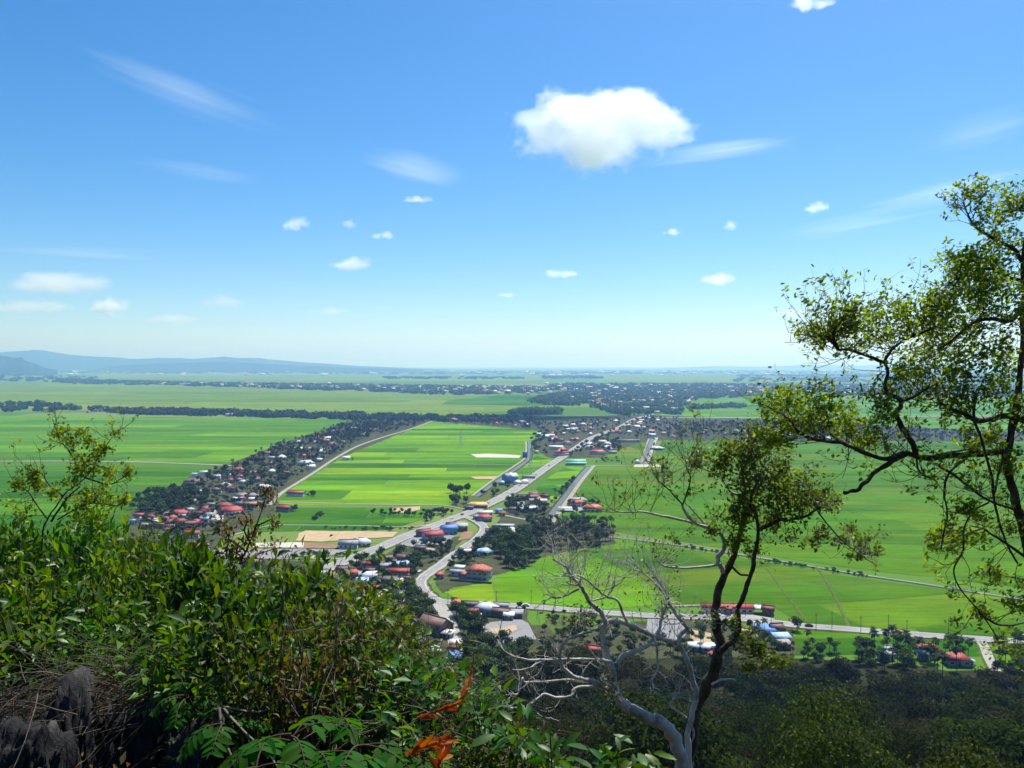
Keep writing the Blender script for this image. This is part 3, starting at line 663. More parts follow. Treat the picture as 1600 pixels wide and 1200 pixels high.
def roof_geo(kind, w, d, h, rh, ov=0.7):
    X, Y = w/2+ov, d/2+ov; rh *= 1.2; ze = h-rh*ov/(d/2); zr = h+rh
    if kind == 'gable':
        return [slab([(-X, -Y, ze), (X, -Y, ze), (X, 0.02, zr), (-X, 0.02, zr)]), slab([(X, Y, ze), (-X, Y, ze), (-X, -0.02, zr), (X, -0.02, zr)])]
    if kind in ('hip', 'tier'):
        g = max(0.3, X-Y*0.95)
        out = [slab([(-X, -Y, ze), (X, -Y, ze), (g, 0, zr), (-g, 0, zr)]), slab([(X, Y, ze), (-X, Y, ze), (-g, 0, zr), (g, 0, zr)]),
               slab([(X, -Y, ze), (X, Y, ze), (g, 0.01, zr), (g, -0.01, zr)]), slab([(-X, Y, ze), (-X, -Y, ze), (-g, -0.01, zr), (-g, 0.01, zr)])]
        return out
    if kind == 'shed': return [slab([(-X, -Y, h+0.05), (X, -Y, h+0.05), (X, Y, h+rh), (-X, Y, h+rh)])]
    return [slab([(-X, -Y, h+0.15), (X, -Y, h+0.15), (X, Y, h+0.3), (-X, Y, h+0.3)])]
def wall_geo(kind, w, d, h, rh):
    rh *= 1.2
    x, y = w/2, d/2
    if kind == 'gable':
        v = [(-x, -y, -0.5), (x, -y, -0.5), (x, y, -0.5), (-x, y, -0.5), (-x, -y, h-0.16), (x, -y, h-0.16), (x, y, h-0.16), (-x, y, h-0.16), (-x, 0, h+rh-0.18), (x, 0, h+rh-0.18)]
        return v, [[3, 2, 1, 0], [0, 1, 5, 4], [2, 3, 7, 6], [1, 2, 6, 9, 5], [3, 0, 4, 8, 7], [4, 5, 9, 8], [6, 7, 8, 9]]
    v, f = face_box(-x, x, -y, y, -0.5, h-0.16); return v, f
UNIQ = []
def house(px, py, w, d, h, rh, kind, rc, wc, rot, label, name='house', group=None, detail=None, open_=False, cat='house', parent=None, off=(0, 0, 0)):
    p = G(px, py) if parent is None else Vector(off); p.z = 0.35 if parent is None else off[2]
    scale_px = (py-EYE_ROW)/CAM_H if parent is None else 2
    HOUSES.append((p.x, p.y, max(w, d)*0.55))
    o = obj(name, None, loc=p, rz=R(rot)); tag(o, label, cat, group)
    if group is None: UNIQ.append((p.x, p.y, label))
    if open_:                                   # posts instead of walls
        for sx in (-1, 1):
            for sy in (-1, 1):
                obj('post', mesh('post', *face_box(sx*(w/2-0.4)-0.12, sx*(w/2-0.4)+0.12, sy*(d/2-0.4)-0.12, sy*(d/2-0.4)+0.12, -0.5, h+(rh if kind == 'shed' and sy > 0 else 0)-0.1), [M['wall']]), o, color=wc)
    else:
        obj('wall', mesh('wall', *wall_geo(kind, w, d, h, rh), [M['wall']]), o, color=wc)
    r = obj('roof', mesh('roof', *cat_mesh(roof_geo(kind, w, d, h, rh)), [M['roof']]), o, color=rc)
    if kind in ('gable', 'hip') and scale_px > 1.2:
        g = w/2+0.7 if kind == 'gable' else max(0.3, w/2+0.7-(d/2+0.7)*0.95)
        obj('ridge_cap', mesh('ridge_cap', *face_box(-g, g, -0.22, 0.22, h+rh*1.2-0.06, h+rh*1.2+0.14), [M['roof']]), r, color=tuple(c*0.75 for c in rc))
    if kind == 'tier':
        obj('upper_roof', mesh('upper_roof', *cat_mesh(roof_geo('hip', w*0.55, d*0.55, h+rh*0.75, rh*0.7, 0.5)), [M['roof']]), r, color=rc)
    if (detail if detail is not None else scale_px > 1.5) and not open_:
        n = max(2, int(w/3.2))
        storeys = 2 if h > 5 else 1
        for st in range(storeys):
            zb = 0.9+st*3.0
            for i in range(n):
                x = -w/2+w*(i+0.5)/n
                if i == n//2 and st == 0:
                    obj('door', mesh('door', *face_box(x-0.5, x+0.5, -d/2-0.06, -d/2+0.05, 0.0, 2.1), [M['timber']]), o)
                elif zb+1.3 < h:
                    wd = obj('window', mesh('window', *face_box(x-0.75, x+0.75, -d/2-0.05, -d/2+0.05, zb, zb+1.2), [M['pane']]), o)
                    obj('frame', mesh('frame', *cat_mesh([face_box(x-0.85, x+0.85, -d/2-0.09, -d/2-0.052, zb-0.12, zb), face_box(x-0.85, x+0.85, -d/2-0.09, -d/2-0.052, zb+1.2, zb+1.3), face_box(x-0.04, x+0.04, -d/2-0.085, -d/2-0.052, zb, zb+1.2)]), [M['wall']]), wd, color=(0.7, 0.7, 0.68))
            for s in (-1, 1):
                if zb+1.3 < h:
                    obj('window', mesh('window', *face_box(s*w/2-0.05, s*w/2+0.05, -0.8, 0.8, zb, zb+1.2), [M['pane']]), o)
    return o
H = house
# lower village around the bend
big = H(749, 905, 14, 11, 6.4, 3.0, 'hip', ORG, WGY, -14, 'big two storey house with orange hip roof beside the bright paddy')
obj('porch_roof', mesh('porch_roof', *cat_mesh(roof_geo('hip', 6, 5, 3.2, 1.6)), [M['roof']]), big, loc=(-9.2, -1.5, 0), color=ORG)
obj('porch_wall', mesh('porch_wall', *face_box(-2.6, 2.6, -2.2, 2.2, -0.5, 2.95), [M['wall']]), big, loc=(-9.2, -1.5, 0), color=WGY)
obj('front_gable_roof', mesh('front_gable_roof', *cat_mesh(roof_geo('hip', 5.5, 5, 6.9, 2.4)), [M['roof']]), big, loc=(2.5, -4.5, 0), color=ORG)
obj('garden_wall', mesh('garden_wall', *face_box(-17, 11, -9.4, -9.2, -0.3, 1.3), [M['wall']]), big, color=(0.16, 0.15, 0.14))
H(715, 899, 9, 6, 2.8, 1.0, 'gable', GRY, WWH, -14, 'low grey roofed shed beside the big orange roofed house')
H(718, 892, 6, 3.5, 2.6, 0.5, 'shed', WHT, WGY, -12, 'small white lean-to behind the low grey shed')
H(687, 904, 5, 4.5, 2.8, 1.6, 'hip', RED, CRM, 10, 'tiny red roofed hut among bushes at the road bend')
H(727, 867, 13, 6, 3.0, 1.2, 'gable', (0.58, 0.56, 0.50), WGY, 12, 'long pale cream roof beside the side road')
H(756, 867, 11, 7, 3.2, 1.6, 'hip', LBL, WWH, 25, 'pale blue roofed house next to the cream roof')
H(624, 900, 13, 7, 3.2, 1.8, 'gable', RED, CRM, -4, 'bright red gable house behind the ledge bushes')
H(624, 888, 12, 7, 3.0, 1.6, 'gable', LBL, WGY, 18, 'light blue patched roof behind the bright red gable')
H(600, 890, 8, 6, 3.0, 1.2, 'gable', GRY, WGY, 10, 'grey metal roof left of the light blue patched roof')
H(575, 906, 11, 6, 3.0, 1.2, 'shed', SIL, WGY, 12, 'silver lean-to roof at the leafy edge of the ledge')
H(566, 914, 7, 5, 2.8, 1.0, 'shed', LBL, WWH, 10, 'small pale blue shed below the silver lean-to')
H(582, 926, 11, 6, 3.0, 1.5, 'gable', RED, CRM, -5, 'pink red gable roof closest to the leafy ledge edge')
H(606, 912, 12, 8, 3.0, 1.6, 'gable', DRK, WTB, -4, 'dark weathered roof above the pink red gable')
H(622, 914, 5, 4, 2.8, 1.0, 'gable', WHT, WWH, 30, 'small white hut beside the dark weathered roof')
H(633, 877, 11, 7, 3.0, 1.6, 'gable', BRN, WTB, -20, 'brown thatch coloured roof near the grey forecourt')
H(647, 877, 4.5, 4, 2.8, 1.0, 'hip', LBL, WWH, 0, 'tiny light blue roof touching the brown roof')
H(673, 866, 8, 6, 3.0, 1.3, 'gable', TAN, CRM, -30, 'tan roofed hut beside the side road straight')
H(658, 862, 9, 6, 3.0, 1.3, 'gable', DRK, WTB, -28, 'dark roofed house left of the tan roofed hut')
H(629, 930, 5, 4, 2.6, 1.2, 'gable', WHT, WWH, 35, 'white gable shed in the trees below the dark roof')
H(644, 947, 8, 7, 3.0, 1.8, 'hip', MAR, CRM, 5, 'dull red hip roof half hidden in trees')
H(647, 972, 10, 7, 3.2, 1.6, 'gable', RED, CRM, -6, 'two band red gable roof below the dull red one')
H(680, 988, 15, 12, 4.2, 3.6, 'gable', BRN, WTB, -38, 'large dark brown gable house with white porch beside the lane')
H(700, 997, 5, 4, 2.6, 0.6, 'shed', WHT, WGY, -20, 'white porch roof in front of the large brown house')
H(714, 951, 6, 5.5, 3.2, 2.2, 'hip', ORG, CRM, 12, 'orange pyramid roof at the lane mouth', open_=True)
H(759, 958, 11, 9, 3.6, 2.4, 'hip', SIL, WGY, -28, 'silver hip roofed house below the lower road')
H(738, 962, 6, 5, 2.8, 1.2, 'gable', MAR, CRM, 0, 'maroon roof against the silver hip house')
H(742, 970, 6, 4, 2.6, 0.5, 'shed', WHT, WGY, 0, 'white flat porch below the maroon roof')
H(734, 951, 9, 5, 2.8, 1.2, 'gable', DRK, WTB, -5, 'dark low roof by the road above the silver hip house')
H(783, 963, 9, 6, 3.0, 1.3, 'gable', BRN, WTB, -18, 'brown roof right of the silver hip house')
H(783, 953, 8, 5, 2.8, 1.2, 'gable', GRY, WGY, -10, 'grey roof squeezed between road and brown roof')
H(806, 965, 7, 5, 2.8, 0.6, 'shed', GRY, WTB, -4, 'grey flat shed at the corner of the dark lot')
H(795, 968, 5, 4, 2.6, 0.6, 'shed', WHT, WGY, -4, 'white flat shed beside the grey flat shed')
H(663, 1014, 10, 8, 3.4, 2.2, 'gable', DRK, WTB, -32, 'charcoal gable roof below the large brown house')
H(643, 1018, 7, 6, 3.0, 1.2, 'gable', GRY, WGY, -20, 'grey roof left of the charcoal gable')
H(677, 1024, 6, 5, 3.0, 1.4, 'hip', SIL, WGY, 15, 'silver pyramid roof behind the palm crown')
H(709, 1033, 5.5, 4.5, 2.8, 0.7, 'shed', BLU, WWH, 4, 'small blue flat roof at the forest edge')
H(711, 1020, 5, 4, 2.8, 1.0, 'gable', MAR, CRM, 0, 'maroon hut above the small blue flat roof')
H(711, 1012, 4.5, 3.5, 2.6, 0.5, 'shed', (0.66, 0.60, 0.52), WGY, 0, 'beige flat hut above the maroon hut')
H(636, 1000, 8, 5, 2.8, 1.0, 'gable', YEL, CRM, -12, 'yellow slatted roof behind the leafy ledge')
H(800, 1015, 6.5, 4.5, 2.8, 1.0, 'gable', WHT, WWH, -8, 'white house at the forest edge below the dark lot')
H(814, 1015, 3.5, 3.5, 2.8, 1.0, 'hip', ORG, CRM, 0, 'orange hut touching the white forest edge house')
H(926, 1024, 7, 5, 3.0, 1.4, 'gable', RED, CRM, -20, 'red roof seen through the pale bare branches')
# roadside row on the right
row = H(1136, 957, 28, 6, 3.4, 1.3, 'gable', RED, CRM, -3, 'long red roofed shop row seen between the two dark trunks', name='shop_row', cat='building')
obj('porch_roof', mesh('porch_roof', *cat_mesh(roof_geo('gable', 3.2, 4, 3.1, 1.0, 0.3)), [M['roof']]), row, loc=(0, -4.2, 0), color=MAR)
H(1185, 958, 6.5, 5, 3.0, 1.4, 'hip', WHT, WGY, -5, 'white hip roofed stall beside the long red row', open_=True)
H(1200, 960, 6, 5, 3.2, 1.4, 'gable', MAR, WTB, -22, 'maroon roof right of the white hip stall')
H(1184, 985, 6, 4.5, 2.8, 0.7, 'shed', SIL, WGY, -5, 'pale silver stall roof below the lower road')
H(1199, 992, 5.5, 7, 3.0, 0.9, 'shed', BLU, WGY, 8, 'bright blue sloping stall roof below the lower road')
H(1213, 990, 6, 5, 3.2, 1.8, 'gable', BRN, TAN, 8, 'brown and tan gable between the two blue roofs')
H(1221, 1003, 7.5, 5, 2.8, 0.7, 'shed', LBL, WWH, 3, 'light blue flat roof at the edge of the dark meadow')
H(1224, 1014, 6, 4, 2.8, 0.7, 'shed', (0.34, 0.28, 0.26), WTB, 3, 'greyish brown roof under the light blue flat roof')
H(1163, 995, 6, 4.5, 2.8, 1.4, 'gable', YEL, CRM, -30, 'yellow stall roof behind the dark right trunk', open_=True)
H(1178, 1001, 5, 4.5, 2.8, 0.9, 'gable', (0.62, 0.60, 0.50), WGY, -40, 'cream roof beside the yellow stall')
H(1087, 1017, 6, 4, 2.6, 0.6, 'shed', WHT, WGY, 4, 'white flat roof left of the dark forked trunk')
H(1106, 1019, 6.5, 4, 2.6, 0.6, 'shed', WHT, WGY, 4, 'white flat roof right behind the dark forked trunk')
H(1114, 1031, 3.5, 3.5, 2.8, 1.2, 'hip', RED, CRM, 0, 'tiny red hut below the white flat roofs')
H(1384, 1030, 6, 5, 3.0, 1.2, 'gable', SIL, WWH, 20, 'pale house hidden among palms below the lower road')
H(1392, 1024, 5, 4, 3.0, 1.2, 'gable', WHT, WWH, -15, 'white hut behind the pale palm hidden house')
H(1449, 1022, 10, 6, 3.0, 1.8, 'hip', RED, CRM, 4, 'red hip roof among palms below the lower road')
H(1494, 1038, 10, 7, 3.4, 2.0, 'hip', RED, WGY, -4, 'red hip roof on grey walls nearest the forest at the right')
H(1512, 1040, 4, 3, 2.4, 0.5, 'shed', WHT, WWH, 0, 'white lean-to against the grey walled red house')
H(1442, 1030, 4, 4, 2.6, 0.7, 'shed', BLU, WGY, 0, 'little blue shed below the red hip roof')
# junction
H(676, 843, 15, 10, 4.0, 2.4, 'gable', RED, WBL, 28, 'red roofed shop with blue walls inside the junction', name='shop', cat='shop')
H(662, 838, 11, 7, 3.6, 1.8, 'gable', MAR, WTB, 28, 'dark red roof behind the blue walled shop', name='shop', cat='shop')
H(701, 834, 12, 9, 5.0, 2.0, 'gable', BLU, WBL, 28, 'blue roofed two storey shop inside the junction', name='shop', cat='shop')
H(705, 825, 8, 5, 3.4, 1.2, 'gable', MAR, WTB, 20, 'small maroon roof behind the blue roofed shop')
H(721, 829, 10, 8, 4.2, 0.9, 'shed', (0.36, 0.42, 0.38), WTB, 6, 'grey green flat roof at the junction corner')
H(757, 814, 13, 8, 3.6, 2.0, 'hip', RED, WGY, 4, 'red hip roofed shop across the junction', name='shop', cat='shop')
H(744, 812, 5, 4, 3.0, 0.6, 'shed', (0.2, 0.2, 0.45), WGY, 20, 'small violet blue stall left of the red hip shop')
H(758, 806, 13, 5, 3.2, 0.8, 'shed', (0.66, 0.58, 0.54), WGY, 8, 'pale pink canopy roof behind the red hip shop')
H(779, 802, 6, 4, 3.0, 0.8, 'shed', BLU, WGY, 8, 'small blue roof in trees beside the main road')
H(784, 806, 6, 4, 3.0, 0.8, 'gable', ORG, CRM, 0, 'small orange roof under the small blue roof')
H(746, 794, 19, 9, 3.6, 2.2, 'hip', YEL, WTB, -6, 'yellow hip roofed hall on the far side of the main road')
H(733, 797, 8, 5, 3.0, 1.0, 'gable', (0.09, 0.10, 0.16), WTB, -6, 'dark blue annex left of the yellow hall')
H(787, 826, 17, 4, 3.0, 0.8, 'gable', (0.6, 0.66, 0.64), WTB, -4, 'long thin white roof behind the brown row')
H(779, 836, 21, 8, 3.2, 1.8, 'gable', (0.26, 0.19, 0.17), WTB, 2, 'long weathered brown row right of the junction bend')
H(799, 833, 7, 6, 3.2, 1.6, 'hip', WHT, WWH, 12, 'white pyramid roof at the end of the brown row')
H(808, 837, 6, 4, 2.8, 0.6, 'shed', SIL, WGY, -6, 'pale flat shed right of the white pyramid roof')
bb = H(797, 754, 15, 13, 7.5, 3.0, 'gable', SIL, (0.18, 0.24, 0.55), 32, 'tall blue building with white striped roof beside the canal', name='blue_building', cat='building')
obj('white_roof_band', mesh('white_roof_band', *cat_mesh(roof_geo('gable', 4, 13.4, 7.7, 3.1, 0.5)), [M['roof']]), bb, color=WHT)
H(785, 758, 7, 6, 3.4, 1.5, 'hip', LBL, WBL, 10, 'pale blue annex left of the tall blue building')
H(809, 757, 8, 7, 2.8, 2.2, 'hip', WHT, WWH, 0, 'white tent roof right of the tall blue building', open_=True)
H(820, 756, 9, 7, 2.8, 2.2, 'hip', WHT, WWH, 8, 'second white tent roof further right of the blue building', open_=True)
H(826, 748, 16, 5, 3.0, 1.0, 'gable', GRY, WGY, -4, 'grey shed row behind the white tents')
H(827, 781, 18, 8, 3.2, 1.8, 'gable', DRK, WTB, 6, 'dark roofed long house below the main road')
H(833, 776, 8, 5, 3.0, 1.3, 'gable', ORG, CRM, 10, 'orange gable behind the dark long house')
H(841, 788, 17, 8, 3.4, 2.0, 'gable', (0.62, 0.48, 0.34), CRM, -4, 'cream and red roof of the walled house below the main road')
H(842, 786, 7, 7, 4.0, 2.2, 'hip', RED, CRM, -4, 'small red hip roof over the cream house')
H(827, 799, 11, 7, 3.2, 1.4, 'gable', WHT, WGY, -3, 'white banded roof below the cream and red house')
H(817, 800, 8, 6, 3.0, 1.2, 'gable', (0.5, 0.52, 0.42), WGY, -20, 'pale olive roof left of the white banded roof')
H(902, 787, 18, 9, 3.8, 2.4, 'hip', GRY, WWH, -3, 'grey hip roof at the back of the canal side houses')
H(902, 791, 15, 8, 3.6, 2.4, 'hip', RED, WWH, -4, 'red hip roof in front of the grey one beside the canal')
H(926, 799, 18, 10, 3.6, 2.8, 'hip', ORG, WWH, -3, 'orange hip roofed house ringed by trees in the paddy')
H(885, 799, 14, 6, 2.8, 0.6, 'shed', (0.6, 0.6, 0.57), WGY, 0, 'pale carport beside the canal track', open_=True)
# town end of the main road
gr = H(900, 726, 26, 11, 4.2, 2.6, 'gable', GRN, CRM, -2, 'pale green roofed hall at the end of the cross track', name='hall', cat='building')
obj('lower_roof', mesh('lower_roof', *cat_mesh(roof_geo('gable', 27, 7, 3.0, 1.2)), [M['roof']]), gr, loc=(0, -8, 0), color=(0.22, 0.5, 0.38))
H(879, 712, 24, 16, 5.0, 5.0, 'tier', RED, CRM, 35, 'tall tiered red roof at the roadside town edge', name='hall', cat='building')
H(869, 702, 22, 9, 4.0, 1.6, 'gable', WHT, WWH, -6, 'white warehouse roof behind the tiered red roof')
H(886, 695, 16, 10, 4.0, 2.2, 'hip', MAR, CRM, 0, 'maroon roofs behind the tiered red roof')
H(857, 683, 26, 8, 4.0, 1.2, 'gable', SIL, WWH, -2, 'long silver roof at the paddy corner behind trees')
H(934, 710, 24, 9, 4.2, 2.4, 'hip', RED, CRM, -4, 'red roofed school block above the village meadow')
H(949, 703, 12, 9, 4.0, 3.0, 'hip', WHT, WWH, 10, 'white pyramid roof right of the school block')
H(922, 702, 14, 9, 4.0, 2.4, 'hip', (0.42, 0.38, 0.38), CRM, 5, 'greyish pyramid roof above the school block')
H(933, 699, 12, 8, 4.0, 2.0, 'hip', MAR, CRM, 0, 'maroon roof between the pyramid roofs')
H(957, 709, 12, 6, 3.4, 0.9, 'gable', GRY, WGY, 0, 'grey hut in the trees right of the school block')
H(1027, 703, 19, 14, 3.4, 2.2, 'hip', SIL, WTB, -40, 'grey shed beside the pale double track')
H(996, 724, 6, 5, 3.0, 1.8, 'hip', WHT, WWH, 0, 'white pump hut at the foot of the double track')
H(981, 691, 42, 9, 3.4, 1.4, 'gable', DRK, WGY, 2, 'long dark poultry shed behind the meadow')
bt = H(820, 715, 6, 5, 8, 0.4, 'flat', (0.12, 0.16, 0.4), (0.10, 0.14, 0.42), 10, 'dark blue water tower block by the paddy corner', name='water_tower', cat='tower')
H(838, 708, 5, 14, 3.0, 1.0, 'gable', (0.5, 0.25, 0.2), CRM, 10, 'narrow orange brick shed beside the canal bend')
# left palm village
LV = [(281, 807, 15, 9, 'hip', RED, 'large bright red hip roof at the left village front'), (270, 814, 7, 6, 'hip', RED, 'small red roof under the large bright red one'), (267, 821, 9, 7, 'hip', MAR, 'maroon roof at the near left corner of the cluster'),
    (282, 820, 10, 7, 'hip', MAR, 'maroon hip roof in the middle of the red cluster'), (292, 824, 14, 6, 'gable', MAR, 'long maroon gable below the middle hip roof'), (307, 822, 9, 8, 'hip', RED, 'crimson double roof at the right of the red cluster'),
    (301, 840, 13, 8, 'gable', RED, 'red gable with white end wall facing the paddy'), (311, 862, 15, 9, 'gable', ORG, 'orange red roofs just above the ledge leaves'), (300, 857, 7, 6, 'hip', ORG, 'small orange red roof left of the larger one above the ledge'),
    (267, 834, 8, 5, 'gable', ORG, 'orange roof peeping over the ledge bushes'), (322, 800, 10, 8, 'hip', MAR, 'pointed maroon roof between the large red roofs'), (350, 795, 15, 9, 'hip', MAR, 'wide maroon roof behind the widest bright red roof'),
    (362, 803, 20, 11, 'hip', RED, 'widest bright red roof of the left village'), (372, 800, 8, 6, 'gable', ORG, 'orange gable on the right of the widest red roof'), (377, 792, 10, 6, 'gable', (0.16, 0.17, 0.3), 'bluish slate roof above the widest red roof'),
    (392, 793, 14, 7, 'gable', (0.46, 0.2, 0.12), 'rusty orange roof beside the dry sapling'), (378, 779, 13, 8, 'hip', (0.26, 0.2, 0.19), 'greyish brown hip roof at the lane end'), (393, 779, 12, 8, 'hip', (0.27, 0.18, 0.17), 'brown hip roof right of the greyish brown one'),
    (369, 784, 11, 5, 'shed', SIL, 'silver flat roof below the greyish brown hips'), (393, 784, 5, 4, 'shed', WHT, 'white box roof right of the silver flat roof'), (240, 818, 7, 5, 'gable', TAN, 'tan roof at the edge of the ledge bushes'),
    (246, 821, 7, 5, 'gable', WHT, 'cream white roof beside the tan roof'), (224, 816, 5, 4, 'gable', WHT, 'white hut nearest the dark paddy'), (209, 819, 5, 4, 'gable', SIL, 'pale hut at the outer left corner of the village'),
    (229, 826, 8, 5, 'gable', TAN, 'low tan brick roof behind the glossy bush'), (218, 810, 8, 5, 'gable', ORG, 'dusty orange roof by the dark paddy corner'), (320, 816, 7, 5, 'gable', SIL, 'pale grey shed on the open yard'),
    (338, 818, 10, 6, 'shed', (0.55, 0.52, 0.46), 'beige flat roof beside the paddy corner'), (304, 756, 24, 9, 'hip', (0.25, 0.13, 0.11), 'long rust brown roof at the paddy side of the grove'), (305, 745, 8, 5, 'gable', WHT, 'white roof above the long rust brown roof'),
    (320, 742, 11, 6, 'gable', WHT, 'bright white roof at the upper grove edge'), (340, 748, 7, 5, 'gable', WHT, 'white hut inside the upper grove'), (356, 746, 7, 5, 'gable', SIL, 'pale roof right of the white grove hut'),
    (374, 738, 16, 9, 'hip', RED, 'red hip roof at the far side of the grove'), (362, 754, 6, 6, 'hip', RED, 'small red roof in the middle of the grove'), (311, 772, 8, 5, 'shed', SIL, 'pale flat roof deep in the palm grove'),
    (301, 788, 7, 5, 'gable', SIL, 'light roof at the dark wood'), (412, 765, 15, 8, 'hip', (0.58, 0.52, 0.46), 'pale roof above the dry sapling top'), (443, 749, 15, 8, 'hip', (0.3, 0.12, 0.11), 'dark red roof near the palm village lane'),
    (425, 740, 8, 7, 'hip', WHT, 'white domed roof in the grove'), (478, 727, 22, 10, 'hip', (0.5, 0.51, 0.53), 'large grey hip roof beside the palm village lane'), (500, 722, 8, 6, 'gable', WHT, 'white gable at the lane beside the large grey hip'),
    (486, 733, 10, 7, 'gable', WHT, 'white roofs below the large grey hip'), (489, 716, 15, 8, 'hip', MAR, 'maroon roof above the large grey hip'), (424, 727, 9, 8, 'hip', RED, 'reddish roof far inside the grove'),
    (463, 775, 18, 7, 'gable', ORG, 'long orange roofed house standing alone in the bright paddy'), (445, 799, 14, 8, 'gable', RED, 'red roofed house with a tree at the paddy corner'), (466, 704, 12, 6, 'gable', WHT, 'white roof at the upper grove side'),
    (496, 694, 16, 7, 'gable', SIL, 'row of pale roofs along the upper grove'), (511, 687, 14, 6, 'gable', WHT, 'white long roof near the grove top'), (541, 719, 10, 7, 'gable', WHT, 'white house across the palm village lane')]
for (x, y, w, d, k, c, lab) in LV:
    H(x, y, w, d, 3.2, d*0.32 if k != 'shed' else 0.6, k, c, rnd.choice([CRM, WWH, WGY]), rnd.uniform(-25, 25), lab)
# roofs glimpsed through the ledge bushes
for (x, y, w, d, k, c, lab) in [(366, 909, 12, 7, 'gable', RED, 'red roof glimpsed through the ledge bushes'), (395, 886, 13, 7, 'gable', BRN, 'brown roof behind the dry sapling stem'), (345, 890, 12, 7, 'gable', DRK, 'dark roof left of the dry sapling stem'),
        (519, 907, 8, 6, 'hip', RED, 'red hip glimpsed above the lime leaves'), (553, 902, 7, 6, 'hip', RED, 'scarlet roof above the silver lean-to'), (500, 903, 9, 6, 'gable', SIL, 'pale roof glimpsed above the lime leaves'), (545, 856, 14, 8, 'gable', GRY, 'grey roofed house beside the main road near the bare soil'), (565, 853, 13, 8, 'hip', SIL, 'light grey roofed house right beside the main road'),
        (535, 896, 7, 5, 'gable', BRN, 'brown roof beside the scarlet one')]:
    H(x, y, w, d, 3.2, d*0.32, k, c, rnd.choice([CRM, WWH, WGY]), rnd.uniform(-15, 15), lab)

# ------------------------------------------------------------------ filler houses of the farther villages
def sample(poly, n, tries=60):
    P = [G(*p) for p in poly]; Q = [(p.x, p.y) for p in P]
    x0, x1 = min(q[0] for q in Q), max(q[0] for q in Q); y0, y1 = min(q[1] for q in Q), max(q[1] for q in Q)
    out = []
    for _ in range(n*tries):
        if len(out) >= n: break
        x, y = rnd.uniform(x0, x1), rnd.uniform(y0, y1)
        if in_poly(x, y, Q): out.append((x, y))
    return out
ROAD_PTS = []
for o in bpy.data.objects:
    if o.name.split('.')[0] in ('road', 'lane', 'track', 'canal', 'highway') and o.type == 'MESH':
        n = len(o.data.vertices); co = np.empty(n*3, np.float32); o.data.vertices.foreach_get('co', co); co = co.reshape(-1, 3)
        k = 3 if o.name.split('.')[0] != 'canal' else 2
        rows = co.reshape(-1, k, 3); cen = rows.mean(1)[:, :2]; wd = np.linalg.norm(rows[:, 0, :2]-rows[:, -1, :2], axis=1)/2
        for i in range(len(cen)-1):
            m = max(2, int(np.linalg.norm(cen[i+1]-cen[i])/5))
            for j in range(m): ROAD_PTS.append((*(cen[i]+(cen[i+1]-cen[i])*j/m), wd[i]))
ROAD_PTS = np.array(ROAD_PTS)
def near_road(x, y, m): return bool(((ROAD_PTS[:, 0]-x)**2+(ROAD_PTS[:, 1]-y)**2 < (ROAD_PTS[:, 2]+m)**2).any())
def near_house(x, y, m):
    A = np.array(HOUSES); return bool(((A[:, 0]-x)**2+(A[:, 1]-y)**2 < (A[:, 2]+m)**2).any())
def filler(poly, n, pal, label_fmt, group, size=(8, 14)):
    for (x, y) in sample(poly, n*3):
        if n <= 0: break
        if near_road(x, y, 4) or near_house(x, y, 2.5): continue
        n -= 1
        nm, c = rnd.choice(pal); w = rnd.uniform(*size); d = w*rnd.uniform(0.55, 0.8)
        p = Vector((x, y, 0)); k = rnd.choice(['gable', 'gable', 'hip'])
        dep = y*math.cos(PITCH)+CAM_H*math.sin(PITCH)
        px = 800+x/dep*FPX; py = EYE_ROW+CAM_H/y*FPX
        H(px, py, w, d, 3.2, d*0.32, k, c, rnd.choice([CRM, WWH, WGY]), rnd.uniform(-40, 40), label_fmt % nm, group=group, detail=False)
RUST = (0.30, 0.13, 0.08)
PALE = [('white', (0.55, 0.55, 0.53)), ('silver', (0.42, 0.45, 0.48)), ('grey', GRY), ('grey', GRY), ('red', RED), ('brown', BRN), ('brown', BRN), ('rusty', RUST), ('maroon', MAR)]
TOWN = [('white', WHT), ('silver', SIL), ('orange', ORG), ('red', RED), ('maroon', MAR), ('rusty', RUST), ('brown', BRN), ('cream', (0.6, 0.5, 0.4))]
filler([(595, 905), (650, 890), (668, 930), (690, 990), (660, 1010), (610, 990)], 9, PALE, '%s roofed hut tucked between the trees beside the lane', 'huts beside the lane', (5, 8))
filler([(560, 880), (640, 862), (660, 880), (640, 900), (580, 900)], 7, PALE, '%s roofed hut left of the road bend', 'huts left of the bend', (5, 9))
filler([(230, 812), (290, 800), (350, 785), (400, 775), (410, 790), (340, 812), (300, 830), (250, 830)], 16, PALE, '%s roofed hut squeezed between the red roofs', 'huts between the red roofs', (5, 9))
filler([(330, 770), (400, 735), (430, 745), (380, 772)], 12, PALE, '%s roofed house under the palms of the left grove', 'houses of the left grove', (7, 11))
filler([(800, 782), (860, 778), (862, 800), (805, 806)], 6, TOWN, '%s roofed hut in the gardens below the main road', 'huts below the main road', (6, 9))
filler([(400, 715), (440, 697), (545, 664), (600, 665), (570, 686), (500, 712), (450, 745), (400, 760)], 26, PALE, '%s roofed house under the palms along the village lane', 'houses along the palm village lane')
filler([(870, 668), (940, 660), (1010, 652), (1060, 660), (1040, 682), (985, 686), (940, 680), (900, 684)], 42, TOWN, '%s roofed house in the far village where the main road ends', 'houses of the far village')
filler([(840, 676), (890, 672), (915, 684), (890, 700), (850, 706)], 12, TOWN, '%s roofed house behind the tiered red roof', 'houses behind the tiered roof')
filler([(915, 688), (960, 686), (965, 705), (925, 706)], 6, TOWN, '%s roofed house among trees above the school block', 'houses above the school block')
